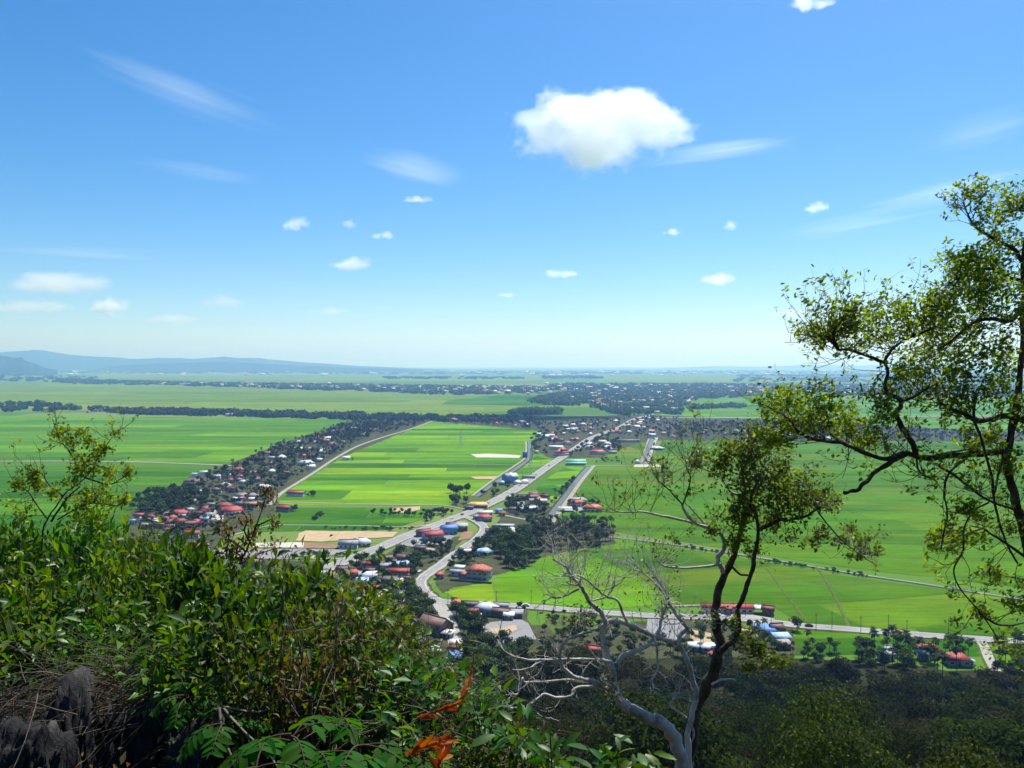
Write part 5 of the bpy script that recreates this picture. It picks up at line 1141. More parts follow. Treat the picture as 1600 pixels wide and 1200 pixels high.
for (px, py, D, mi, lab) in [(1300, 1040, 52, 0, 'tall yellow green tree top just right of the dark forked trunk'), (1520, 1110, 38, 2, 'dark leafy crown in the bottom right corner'), (1170, 1150, 44, 1, 'shadowed crown behind the base of the dark trunk')]:
    p = F(px, py, D); z = hill1(p.x, D); s = (p.z-z)/13.0
    plant('slope_tree', SLOPE_M[mi], (p.x, D, z-0.3), (s*0.62, s*0.62, s), 1.0+D, lab, 'tree', None)

# ------------------------------------------------------------------ foreground plant builders
def leaf5(c, d, n, L, W, fold=0.22, droop=0.15):
    d = unit(d); s = unit(np.cross(d, n)); n2 = np.cross(s, d)
    L = np.asarray(L).reshape(-1, 1)*np.ones((len(c), 1)); W = np.asarray(W).reshape(-1, 1)*np.ones((len(c), 1))
    b = c; t_ = c+d*L-n2*L*droop; m = c+d*L*0.45; l = m+s*W*0.5+n2*W*fold; r = m-s*W*0.5+n2*W*fold
    v = np.stack([b, r, t_, l, m], 1).reshape(-1, 3); k = np.arange(len(c))[:, None]*5
    f = np.concatenate([k+np.array([[0, 1, 2, 4]]), k+np.array([[0, 4, 2, 3]])])
    return v, f
def catmull(P, k=5):
    P = [np.array(p, float) for p in P]; out = []
    for i in range(len(P)-1):
        p0, p1, p2, p3 = P[max(i-1, 0)], P[i], P[i+1], P[min(i+2, len(P)-1)]
        for j in range(k):
            u = j/k; out.append(0.5*((2*p1)+(p2-p0)*u+(2*p0-5*p1+4*p2-p3)*u*u+(3*p1-p0-3*p2+p3)*u**3))
    out.append(P[-1]); return np.array(out)
class Woody:
    """a tree laid out along sight lines at depth D: trunk, branches, twigs, foliage as its parts"""
    def __init__(s, name, D, label, base, cat, bark, seed, twig=None, thin=1.0):
        s.thin = thin
        s.rs = np.random.RandomState(seed); s.D = D; s.bark = bark; s.tw = []; s.tips = []; s.lv = []; s.paths = []; s.twm = twig or bark
        b = np.array(base); s.base = b
        s.root = obj(name, None, loc=tuple(b)); tag(s.root, label, cat)
    def add(s, name, vf, m, smooth=False):
        return obj(name, mesh(name, vf[0]-s.base, vf[1], [M[m]], smooth=smooth), s.root)
    def limb(s, pts, r0, r1, name='branch', dd=(0, 0), knob=0.07, sides=8, k=5, bark=None):
        n = len(pts); P = []
        for i, p in enumerate(pts):
            D = s.D+dd[0]+(dd[1]-dd[0])*i/max(1, n-1)
            q = F(p[0], p[1], D) if len(p) == 2 else p
            P.append(np.array(q))
        path = catmull(P, k); m = len(path)
        rad = np.linspace(r0, r1, m)/FPX*s.D*s.thin
        wob = s.rs.normal(size=(m, 3)); wob[1:-1] = (wob[:-2]+2*wob[1:-1]+wob[2:])/4; wob[0] = wob[-1] = 0
        path = path+wob*rad[:, None]*0.32
        rad = rad*(1+knob*s.rs.normal(size=m).clip(-1.5, 1.5))
        s.paths.append((path, rad)); s.add(name, tube(path, rad, sides), bark or s.bark, True)
        return path, rad
    def twig(s, p, d, L, r, lev, curl=0.35, up=0.12, kids=3):
        n = 5; path = [np.array(p)]; d = unit(np.array(d))
        for i in range(n):
            d = unit(d+s.rs.normal(size=3)*curl*0.55+np.array([0, 0, up])); path.append(path[-1]+d*L/n)
        path = np.array(path); s.tw.append(tube(path, np.linspace(r, r*0.45, n+1), 3 if r < 0.008 else 4))
        if lev == 0: s.tips.append(path[1:])
        if lev > 0:
            for _ in range(kids):
                i = s.rs.randint(1, n+1); dd = unit(unit(path[min(i, n)]-path[i-1])*0.7+s.rs.normal(size=3)*0.7)
                s.twig(path[i], dd, L*s.rs.uniform(0.45, 0.75), r*0.6, lev-1, curl, up, kids)
        return path
    def spray(s, pi, n, L, r, lev, lo=0.2, hi=1.0, up=0.3, kids=3, spread=0.9):
        path, rad = s.paths[pi]; m = len(path)
        for _ in range(n):
            i = int(s.rs.uniform(lo, hi)*(m-1)); t_ = unit(path[min(i+1, m-1)]-path[max(i-1, 0)])
            d = unit(t_*0.6+s.rs.normal(size=3)*spread+np.array([0, 0, up])); s.twig(path[i], d, L*s.rs.uniform(0.6, 1.2), r, lev, kids=kids)
    def clump(s, cx, cy, rx, ry, n, leaf=0.075, dd=0.0, stems=5, wind=(0.5, 0, 0.25), asp=0.5, rz=None, r=0.008, scatter=0.5):
        D = s.D+dd; c = np.array(F(cx, cy, D)); ax = rx/FPX*D; az = ry/FPX*D; ay = rz or (ax+az)*0.45
        allp = np.concatenate([p for p, _ in s.paths]); ends = []
        for k in range(stems):
            e = c+rdir(1, s.rs)[0]*np.array([ax, ay, az])*s.rs.rand()**0.4*0.8
            i = np.argmin(np.linalg.norm(allp-e, axis=1)+s.rs.rand(len(allp))*ax*0.6); st = allp[i]
            mid = (st+e)/2+s.rs.normal(size=3)*np.linalg.norm(e-st)*0.12
            pth = catmull([st, mid, e], 4); s.tw.append(tube(pth, np.linspace(r, r*0.5, len(pth)), 4)); ends.append(e)
            for _ in range(4): ends.append(s.twig(e, s.rs.normal(size=3)+np.array(wind), (ax+az)*0.45, r*0.5, 1, kids=2)[-1])
        d = rdir(n, s.rs)*(s.rs.rand(n)**0.45)[:, None]; pos = c+d*np.array([ax, ay, az])
        k = int(n*scatter); E = np.array(ends); pos[:k] = E[s.rs.randint(0, len(E), k)]+s.rs.normal(size=(k, 3))*(ax+az)*0.13
        dr = unit(np.array(wind)+s.rs.normal(size=(n, 3))*0.55); nn = unit(np.array([0, -0.2, 0.8])+s.rs.normal(size=(n, 3))*0.55)
        LL = leaf*s.rs.uniform(0.6, 1.35, n); s.lv.append(leaf_quads(pos, dr, nn, LL, LL*asp))
    def leafy(s, per, leaf, wind, asp=0.5, frac=1.0, off=0.03):
        P = np.concatenate([t_ for t_ in s.tips if s.rs.rand() < frac]); n = int(len(P)*per); k = s.rs.randint(0, len(P), n)
        pos = P[k]+s.rs.normal(size=(n, 3))*off; dr = unit(np.array(wind)+s.rs.normal(size=(n, 3))*0.55); nn = unit(np.array([0, -0.2, 0.8])+s.rs.normal(size=(n, 3))*0.55)
        LL = leaf*s.rs.uniform(0.6, 1.3, n); s.lv.append(leaf_quads(pos, dr, nn, LL, LL*asp))
    def done(s, leafm, tname='twigs', lname='foliage'):
        if s.tw: s.add(tname, cat_mesh(s.tw), s.twm)['kind'] = 'stuff'
        if s.lv: s.add(lname, cat_mesh(s.lv), leafm)

# pale bare tree
gx = F(1064, 1300, 11.0); z0 = hill1(gx.x, 11.0)
A = Woody('bare_tree', 11.0, 'pale barked bare tree with twisting white branches', (gx.x, 11.0, z0), 'tree', 'bark_pale', 5, 'bark_pale', 0.76)
A.limb([(gx.x, 11.0, z0-0.3), (1072, 1270), (1066, 1215), (1061, 1182), (1051, 1150), (1035, 1131), (1012, 1121), (990, 1111), (974, 1098), (962, 1083), (951, 1070)], 17, 8, 'trunk', sides=12)
A.limb([(962, 1085), (960, 1060), (955, 1040), (948, 1022), (943, 1004), (941, 986), (946, 975), (960, 970), (980, 974), (1000, 983), (1020, 993), (1042, 1001), (1060, 1006)], 7, 5, dd=(0, 0.5))
A.limb([(1080, 1230), (1076, 1180), (1074, 1150), (1083, 1110), (1088, 1085), (1080, 1052), (1070, 1026), (1061, 1006), (1064, 992), (1073, 981), (1064, 968), (1052, 952), (1043, 936), (1036, 918), (1026, 903), (1015, 888), (1006, 876)], 7, 2.2, 'trunk', dd=(0.3, 0.6))
A.limb([(951, 1070), (935, 1067), (915, 1063), (897, 1058), (882, 1046), (876, 1034), (874, 1020), (882, 1003), (900, 993), (920, 987), (936, 981)], 5, 2.2, dd=(0, -0.5))
A.limb([(947, 1072), (925, 1073), (898, 1076), (893, 1087), (868, 1090), (852, 1084), (842, 1090), (828, 1101), (800, 1107), (792, 1100)], 4, 1.4, dd=(0, -0.6))
A.limb([(920, 1065), (888, 1063), (850, 1065), (821, 1066), (816, 1060), (811, 1080), (805, 1086)], 3, 1.2, dd=(0, -0.4))
A.limb([(953, 1034), (935, 1031), (900, 1031), (852, 1031), (820, 1030), (796, 1023), (782, 1010)], 4, 1.5, dd=(0, -0.6))
A.limb([(852, 1031), (838, 1037), (828, 1043), (812, 1047), (800, 1046)], 2.2, 1, dd=(-0.3, -0.6))
A.limb([(946, 975), (940, 957), (930, 948), (921, 938), (913, 922), (905, 913), (896, 903), (889, 893), (885, 885), (874, 880), (864, 874)], 5.5, 2.0, dd=(0, -0.3))
A.limb([(905, 914), (896, 914), (884, 909)], 3, 1.5)
A.limb([(980, 972), (972, 955), (965, 938), (950, 933), (940, 927), (930, 918), (922, 910), (908, 901), (898, 899), (890, 902)], 3, 1.4, dd=(0.1, -0.4))
A.limb([(921, 940), (935, 936), (948, 932), (958, 920), (960, 908)], 2.2, 1.0)
A.limb([(962, 1040), (970, 1028), (980, 1020), (1000, 1015), (1012, 1008), (1021, 999), (1030, 982), (1034, 965), (1035, 950)], 6, 2.6, dd=(0.1, 0.6))
A.limb([(1021, 994), (1026, 1010), (1027, 1026), (1028, 1045), (1022, 1056), (1016, 1064)], 3, 1.2, dd=(0.4, 0.1))
A.limb([(1073, 1122), (1060, 1112), (1048, 1104), (1050, 1095), (1060, 1090), (1080, 1092)], 2.6, 1.0)
A.limb([(1075, 1128), (1082, 1140), (1084, 1152), (1080, 1160)], 3, 1.5)
A.limb([(1112, 1070), (1125, 1063), (1140, 1061), (1150, 1063)], 2.4, 1.0)
A.limb([(905, 920), (880, 932), (860, 934), (845, 944)], 2.2, 0.8, dd=(0, -0.3))
A.limb([(1043, 936), (1025, 912), (1000, 893), (985, 890)], 2.2, 0.8)
A.limb([(935, 1072), (942, 1050), (935, 1035), (925, 1020), (915, 1005)], 2.2, 0.8, dd=(0, -0.3))
for pi, n, L in [(3, 10, 0.5), (4, 8, 0.4), (5, 6, 0.35), (6, 8, 0.4), (8, 16, 0.65), (9, 5, 0.5), (10, 12, 0.6), (11, 6, 0.5), (12, 8, 0.5), (13, 8, 0.4), (2, 16, 0.7), (1, 5, 0.4), (17, 8, 0.5), (18, 10, 0.65), (19, 6, 0.4), (14, 6, 0.4)]:
    A.spray(pi, n, L, 0.007, 2, 0.3, 1.0, 0.25, 2)
for (x, y, rx, ry, n) in [(892, 975, 24, 18, 120), (910, 960, 25, 20, 70), (945, 1070, 22, 18, 90), (960, 1090, 18, 15, 60), (1045, 930, 25, 20, 60), (1035, 960, 20, 12, 40), (1090, 965, 30, 14, 90), (900, 990, 14, 16, 60), (1000, 900, 60, 50, 60), (920, 880, 50, 40, 40)]:
    A.clump(x, y, rx, ry, n, 0.05, -0.2, 4, r=0.005)
A.leafy(0.3, 0.04, (0.2, 0, 0), 0.5, 0.2)
A.done('leaf_olive')

# dark forked tree
gx = F(1078, 1300, 13.0); z0 = hill1(gx.x, 13.0)
B = Woody('forked_tree', 13.0, 'dark forked tree with a dense leafy head over the paddy', (gx.x, 13.0, z0), 'tree', 'bark_dark', 9, 'twig', 0.78)
B.limb([(gx.x, 13.0, z0-0.3), (1072, 1250), (1076, 1190), (1084, 1128), (1099, 1078), (1116, 1042), (1125, 1014), (1121, 986), (1117, 958), (1122, 932), (1131, 902), (1146, 868), (1154, 842), (1160, 820), (1163, 800), (1165, 777), (1162, 752), (1158, 728)], 14, 2.2, 'trunk', sides=12)
B.limb([(1122, 1020), (1134, 1010), (1149, 995), (1155, 972), (1153, 952), (1161, 932), (1170, 905), (1180, 867), (1185, 836), (1183, 815), (1179, 798), (1172, 790), (1175, 770), (1185, 750)], 6.5, 1.8, 'trunk', dd=(-0.1, -0.5), sides=10)
B.limb([(1130, 895), (1125, 881), (1122, 872), (1132, 856), (1129, 838), (1121, 831), (1107, 824), (1083, 816), (1070, 800), (1066, 788)], 5.5, 2.4, dd=(0, -0.4), bark='bark_pale')
B.limb([(1107, 824), (1095, 812), (1082, 797), (1070, 785)], 2.6, 1.2, dd=(-0.2, -0.3), bark='bark_pale')
B.limb([(1126, 881), (1095, 886), (1060, 887), (1038, 884), (1028, 876)], 3, 1.2, dd=(-0.1, -0.4), bark='bark_pale')
B.limb([(1140, 880), (1148, 890), (1158, 897), (1172, 898)], 3, 2)
B.limb([(1083, 817), (1050, 809), (1025, 804), (1000, 799), (970, 800), (948, 792)], 3, 1.0, dd=(-0.2, -0.6), bark='bark_pale')
B.limb([(1186, 828), (1203, 820), (1216, 813), (1235, 811), (1252, 809), (1270, 800), (1282, 792)], 4, 1.6, dd=(-0.4, -0.6))
B.limb([(1162, 757), (1150, 758), (1138, 758)], 2.4, 1.4)
B.limb([(1163, 772), (1148, 772), (1135, 760), (1126, 742), (1124, 728)], 2.6, 1.2, bark='bark_pale')
B.limb([(1277, 798), (1292, 818), (1311, 840), (1325, 852), (1338, 862), (1350, 871), (1370, 884)], 1.6, 0.7, dd=(-0.6, -0.8))
B.limb([(1066, 788), (1045, 765), (1030, 752), (1022, 738)], 1.8, 0.7, dd=(-0.4, -0.5))
B.limb([(1067, 788), (1075, 765), (1078, 745), (1072, 725), (1085, 705)], 1.8, 0.7, dd=(-0.4, -0.3))
B.limb([(1124, 745), (1105, 735), (1085, 728), (1070, 722)], 1.6, 0.6)
for pi, n, L in [(11, 14, 0.6), (12, 14, 0.6), (13, 10, 0.5), (6, 14, 0.6), (4, 8, 0.5), (2, 8, 0.5), (7, 12, 0.5), (10, 10, 0.4), (1, 12, 0.6), (0, 6, 0.5)]:
    B.spray(pi, n, L, 0.006, 2, 0.45, 1.0, 0.35, 2)
for (x, y, rx, ry, n) in [(1138, 708, 28, 22, 520), (1125, 730, 18, 16, 200), (1172, 728, 20, 24, 320), (1158, 765, 22, 26, 420), (1150, 810, 16, 26, 420), (1165, 800, 18, 18, 240), (1205, 745, 26, 26, 420), (1200, 780, 28, 26, 420), (1232, 765, 30, 26, 420), (1250, 785, 28, 20, 360), (1278, 776, 14, 16, 160), (1225, 800, 30, 14, 180), (1170, 858, 22, 10, 110), (1145, 850, 10, 12, 60), (1110, 834, 12, 8, 60), (1230, 838, 28, 14, 80), (1280, 832, 14, 10, 50), (1268, 850, 12, 8, 30), (1312, 846, 10, 8, 30), (1345, 845, 14, 10, 60), (1365, 862, 10, 7, 30), (1325, 828, 10, 8, 30), (1190, 700, 22, 14, 140), (1340, 870, 10, 8, 24), (1100, 715, 16, 14, 50), (1185, 672, 26, 18, 150), (1215, 715, 26, 18, 190), (1165, 690, 24, 16, 170), (1250, 745, 22, 16, 130), (1300, 790, 16, 14, 60), (1195, 815, 22, 14, 110)]:
    B.clump(x, y, rx*1.25, ry*1.2, int(n*0.8), 0.075, -0.3, 4, wind=(0.35, 0, -0.1), r=0.006)
for (x, y, rx, ry, n) in [(1165, 1005, 30, 12, 120), (1190, 1020, 26, 12, 130), (1215, 1035, 22, 10, 90), (1175, 1042, 20, 8, 60), (1140, 975, 14, 8, 40)]:
    B.clump(x, y, rx, ry, n, 0.09, -0.5, 3, wind=(0.4, 0, 0.2), r=0.006)
B.leafy(0.9, 0.07, (0.35, 0, 0.1), 0.5, 0.5)
B.done('leaf_head')

# leafy tree leaning in from the right
gx = F(1625, 1200, 9.0); z0 = hill1(gx.x, 9.0)
T = Woody('leafy_tree', 9.0, 'leafy windblown tree reaching in from the right edge', (gx.x, 9.0, z0), 'tree', 'bark_dark', 13, 'twig_brown', 0.88)
T.limb([(gx.x, 9.0, z0-0.3), (1628, 1150), (1618, 1000), (1606, 860), (1590, 793), (1578, 752), (1573, 716), (1580, 680), (1590, 620), (1596, 560), (1600, 470), (1598, 400), (1606, 350), (1602, 325)], 10, 2.6, 'trunk', sides=12)
T.limb([(1575, 712), (1555, 706), (1530, 709), (1500, 712), (1470, 714), (1440, 715), (1418, 708), (1400, 712), (1383, 716), (1350, 708), (1322, 694), (1300, 690), (1270, 685), (1246, 673), (1236, 658), (1225, 650)], 6.5, 1.5, dd=(0, -0.8))
T.limb([(1418, 708), (1404, 715), (1392, 722), (1370, 736), (1350, 756), (1336, 767), (1319, 770)], 5, 3, dd=(-0.4, -0.5))
T.limb([(1432, 712), (1425, 690), (1411, 671), (1402, 656), (1400, 646), (1407, 632), (1404, 624), (1386, 614), (1382, 602), (1387, 582), (1383, 566), (1391, 549), (1410, 533), (1440, 520), (1460, 512)], 5, 1.6, dd=(-0.4, -0.5))
T.limb([(1384, 568), (1360, 557), (1330, 547), (1310, 545), (1298, 530), (1285, 524), (1268, 526)], 3.2, 0.9, dd=(-0.5, -0.9))
T.limb([(1310, 545), (1302, 520), (1315, 500), (1322, 480)], 2, 0.7, dd=(-0.7, -0.8))
T.limb([(1405, 627), (1425, 622), (1440, 612), (1465, 600)], 3, 1.2, dd=(-0.4, 0))
T.limb([(1602, 658), (1575, 650), (1550, 655), (1528, 658), (1505, 646), (1490, 640), (1470, 630)], 6, 2.2, dd=(0, -0.4))
T.limb([(1600, 470), (1580, 500), (1550, 498), (1520, 505), (1490, 530), (1470, 545)], 4.5, 1.4, dd=(0, -0.5))
T.limb([(1599, 410), (1585, 392), (1565, 380), (1545, 368), (1525, 355), (1512, 335), (1505, 315)], 4, 0.9, dd=(0, -0.3))
T.limb([(1598, 440), (1570, 430), (1540, 420), (1510, 428), (1480, 445)], 3.6, 1.0, dd=(0, -0.4))
T.limb([(1525, 620), (1522, 655), (1535, 693), (1550, 748), (1552, 774), (1557, 800), (1570, 842), (1590, 880)], 2.6, 1.6, dd=(-0.3, -0.6))
T.limb([(1590, 655), (1578, 690), (1565, 725), (1553, 772)], 2.4, 1.6, dd=(0, -0.5))
T.limb([(1462, 725), (1490, 742), (1520, 765), (1545, 782), (1580, 795), (1602, 800)], 2.6, 2.0, dd=(-0.4, 0))
T.limb([(1510, 716), (1490, 732), (1478, 750), (1476, 775), (1480, 805), (1474, 835), (1470, 860)], 2.0, 1.2, dd=(-0.3, -0.6))
T.limb([(1432, 716), (1435, 735), (1448, 745), (1465, 745), (1478, 752)], 1.8, 1.0, dd=(-0.5, -0.5))
T.limb([(1545, 785), (1520, 800), (1505, 830), (1505, 860), (1490, 890), (1500, 920), (1532, 957), (1560, 1000)], 1.6, 1.0, dd=(-0.4, -0.8))
T.limb([(1530, 957), (1555, 974), (1580, 977), (1604, 972)], 1.8, 1.4, dd=(-0.6, 0))
T.limb([(1604, 870), (1570, 848), (1550, 835), (1535, 825)], 3, 1.6)
T.limb([(1465, 710), (1495, 705), (1530, 700)], 2.4, 1)
for pi, n, L in [(1, 26, 0.55), (3, 16, 0.5), (4, 22, 0.5), (5, 10, 0.4), (6, 10, 0.5), (7, 18, 0.6), (8, 18, 0.6), (9, 18, 0.26), (10, 18, 0.32), (11, 8, 0.4), (13, 10, 0.5), (14, 8, 0.4), (15, 10, 0.4), (16, 10, 0.4), (18, 8, 0.5), (0, 12, 0.35)]:
    T.spray(pi, n, L, 0.005, 2, 0.25, 1.0, 0.2, 2)
for (x, y, rx, ry, n) in [(1560, 335, 40, 40, 420), (1535, 310, 26, 24, 130), (1590, 310, 24, 30, 200), (1580, 380, 30, 24, 220), (1510, 400, 26, 24, 260), (1535, 425, 40, 30, 480), (1500, 440, 36, 34, 480), (1560, 450, 36, 34, 420), (1480, 470, 30, 28, 360), (1530, 480, 42, 32, 520), (1580, 500, 30, 40, 360), (1455, 480, 20, 16, 90),
        (1500, 520, 40, 30, 420), (1455, 525, 40, 28, 300), (1420, 505, 34, 26, 210), (1385, 490, 34, 26, 230), (1350, 500, 34, 26, 280), (1322, 490, 20, 22, 200), (1330, 525, 36, 20, 210), (1300, 515, 26, 18, 150), (1282, 528, 18, 14, 100), (1265, 520, 14, 12, 50), (1395, 535, 40, 20, 160),
        (1480, 565, 40, 30, 360), (1530, 560, 42, 34, 420), (1440, 570, 34, 26, 230), (1570, 570, 30, 40, 300), (1410, 590, 30, 24, 180), (1500, 610, 44, 28, 340), (1550, 620, 40, 30, 260), (1450, 620, 34, 24, 200), (1585, 640, 20, 30, 160), (1480, 640, 30, 20, 130),
        (1225, 625, 26, 20, 260), (1205, 645, 22, 24, 220), (1250, 650, 30, 26, 320), (1280, 635, 30, 24, 280), (1215, 680, 24, 18, 150), (1300, 660, 34, 26, 320), (1325, 675, 26, 18, 220), (1265, 672, 30, 16, 180), (1350, 690, 16, 10, 50), (1195, 690, 14, 14, 80), (1380, 650, 26, 20, 60), (1360, 625, 30, 20, 70),
        (1500, 700, 40, 14, 70), (1560, 690, 30, 18, 90), (1480, 850, 30, 24, 60), (1460, 845, 24, 14, 50), (1500, 840, 26, 20, 70), (1545, 905, 24, 16, 40), (1530, 960, 16, 12, 24), (1520, 800, 26, 16, 50), (1580, 730, 20, 20, 50), (1560, 1010, 26, 30, 60), (1590, 940, 16, 26, 60)]:
    T.clump(x, y, rx*1.05, ry*1.05, int(n*0.7), 0.06, T.rs.uniform(-0.7, 0.3), 4, wind=(0.75, 0.1, 0.4), asp=0.48, r=0.0045, scatter=0.6)
T.leafy(1.3, 0.06, (0.75, 0.1, 0.4), 0.48, 0.85)
T.done('leaf_wind')

# sapling at the left and dry brown sapling
gx = F(66, 850, 9.5); z0 = hill1(gx.x, 9.5)
S = Woody('sapling', 9.5, 'young lime green sapling rising over the dark left paddy', (gx.x, 9.5, z0-0.1), 'sapling', 'twig_brown', 17, None, 0.7)
S.limb([(gx.x, 9.5, z0-0.2), (66, 850), (74, 812), (87, 793), (101, 772), (117, 760), (133, 747), (147, 727), (162, 702), (178, 680), (192, 668)], 2.0, 0.5, 'trunk')
S.limb([(80, 815), (95, 792), (108, 775), (125, 760)], 2.6, 1.6)
S.limb([(134, 747), (150, 751), (165, 757), (180, 754), (197, 742), (203, 735)], 2, 0.7, dd=(0, -0.3))
S.limb([(133, 747), (122, 730), (113, 713), (105, 700), (95, 690), (86, 668), (82, 655)], 2, 0.6, dd=(0, 0.3))
S.limb([(90, 812), (110, 800), (130, 790), (150, 786), (180, 790), (195, 784)], 1.8, 0.6, dd=(0, -0.3))
S.limb([(75, 812), (58, 790), (45, 770), (30, 760), (20, 762)], 1.8, 0.6)
S.limb([(100, 775), (80, 762), (65, 740), (52, 738)], 1.6, 0.6)
for pi, n in [(0, 14), (2, 6), (3, 10), (4, 8), (5, 8), (6, 6)]: S.spray(pi, n, 0.3, 0.004, 1, 0.35, 1, 0.2, 2)
for (x, y, rx, ry, n) in [(95, 678, 14, 10, 34), (118, 682, 14, 10, 30), (108, 695, 12, 12, 30), (138, 690, 8, 14, 26), (180, 672, 10, 12, 26), (165, 700, 12, 12, 34), (150, 712, 18, 14, 60), (125, 725, 20, 14, 60), (145, 735, 22, 14, 70), (175, 738, 18, 10, 40), (200, 736, 10, 8, 20), (55, 742, 12, 10, 30), (30, 760, 16, 10, 40), (60, 760, 14, 10, 30), (150, 770, 22, 12, 60), (170, 785, 24, 12, 60), (120, 790, 30, 16, 70), (40, 800, 22, 20, 60), (110, 752, 20, 10, 40), (195, 785, 10, 8, 20), (85, 775, 14, 10, 30), (140, 810, 30, 16, 70)]:
    S.clump(x, y, rx, ry, int(n*1.2), 0.052, 0, 3, wind=(0.2, 0, 0.2), r=0.003, asp=0.6)
S.leafy(0.9, 0.048, (0.2, 0, 0.2), 0.55, 0.7)
S.done('leaf_wind')
gx = F(362, 905, 8.6); z0 = hill1(gx.x, 8.6)
S = Woody('dry_sapling', 8.6, 'dry sapling with withered brown leaves in front of the yard', (gx.x, 8.6, z0-0.1), 'sapling', 'twig_brown', 23)
S.limb([(gx.x, 8.6, z0-0.2), (362, 905), (374, 880), (384, 862), (391, 846), (398, 828), (406, 806), (412, 788), (417, 768)], 1.8, 0.6, 'trunk')
S.limb([(391, 846), (382, 830), (386, 812), (378, 798)], 1.6, 0.7)
S.limb([(384, 862), (370, 850), (358, 842), (352, 826)], 1.6, 0.7)
S.limb([(400, 822), (414, 816), (426, 810)], 1.6, 0.7)
S.limb([(374, 882), (395, 870), (415, 862), (440, 855)], 1.4, 0.6)
for (x, y, rx, ry, n) in [(418, 766, 14, 10, 60), (426, 782, 10, 10, 34), (410, 790, 8, 10, 20), (384, 812, 18, 10, 55), (352, 828, 14, 14, 55), (358, 848, 16, 12, 70), (390, 850, 14, 20, 110), (426, 815, 14, 14, 60), (398, 830, 10, 12, 40), (372, 866, 18, 12, 70), (340, 812, 14, 8, 20), (425, 850, 16, 12, 30), (395, 868, 20, 12, 60), (355, 875, 20, 12, 60)]:
    S.clump(x, y, rx, ry, int(n*0.95), 0.055, 0, 3, wind=(0.0, 0, -0.6), r=0.0035, asp=0.45)
S.done('leaf_dry')

# ------------------------------------------------------------------ ledge: shrubs
def shrub_proto(seed, nst, nleaf, leaf, asp, W=0.6, upr=0.5, droop=0.25):
    rs = np.random.RandomState(seed); st, tips = [], []
    for i in range(nst):
        a = rs.rand()*6.28; q = rs.rand()**0.5*W; h = 1.0*rs.uniform(0.6, 1.0)*(1-0.35*(q/W)**2)
        pth = catmull([(0.1*math.cos(a), 0.1*math.sin(a), -0.1), (q*0.6*math.cos(a), q*0.6*math.sin(a), h*0.55), (q*math.cos(a), q*math.sin(a), h)], 4)
        pth = pth+rs.normal(size=pth.shape)*0.015; st.append(tube(pth, np.linspace(0.012, 0.004, len(pth)), 4)); tips.append(pth[3:])
        for _ in range(2):
            b = pth[rs.randint(3, len(pth))]; e = b+rs.normal(size=3)*np.array([0.2, 0.2, 0.12]); pp = np.array([b, (b+e)/2+rs.normal(size=3)*0.02, e]); st.append(tube(pp, [0.005, 0.004, 0.002], 3)); tips.append(pp)
    P = np.concatenate(tips); k = rs.randint(0, len(P), nleaf); c = P[k]+rs.normal(size=(nleaf, 3))*np.array([0.085, 0.085, 0.07]); c[:, 2] = np.maximum(c[:, 2], 0.02)
    out = unit(c*np.array([1, 1, 0.3])+1e-6); d = unit(out*0.5+rs.normal(size=(nleaf, 3))*0.6+np.array([0, 0, upr*0.4-droop])); n = unit(np.array([0, 0, 0.9])+rs.normal(size=(nleaf, 3))*0.5)
    L = leaf*rs.uniform(0.55, 1.4, nleaf); return leaf5(c, d, n, L, L*asp), cat_mesh(st)
SP = {}
for key, args, lm in [('green', [(1, 20, 1300, 0.105, 0.46), (2, 18, 1100, 0.12, 0.42), (3, 22, 1500, 0.088, 0.50)], 'leaf_green'), ('olive', [(4, 22, 1500, 0.070, 0.48), (5, 24, 1700, 0.060, 0.50), (6, 20, 1300, 0.082, 0.42)], 'leaf_olive'),
        ('lime', [(7, 12, 420, 0.13, 0.42), (8, 14, 500, 0.11, 0.45)], 'leaf_lime'), ('dry', [(9, 26, 620, 0.06, 0.4), (10, 30, 480, 0.055, 0.35)], 'leaf_dry')]:
    SP[key] = [(mesh('foliage', *shrub_proto(*a)[0], [M[lm]]), mesh('stems', *shrub_proto(*a)[1], [M['twig' if key in ('dry', 'olive') else 'twig_brown']])) for a in args]
SIL_X = [-80, 0, 40, 100, 150, 200, 250, 300, 335, 380, 430, 470, 520, 560, 590, 605, 640, 680, 705, 740, 800, 860, 900]
SIL_Y = [800, 815, 800, 805, 812, 820, 845, 868, 885, 900, 892, 890, 893, 920, 955, 985, 1015, 1040, 1072, 1095, 1130, 1185, 1205]
SLAB = dict(green='glossy green shrub', olive='olive small leaved shrub', lime='lime shrub with large soft leaves', dry='withered brown leaved shrub')
n_sh = 0; placed = []
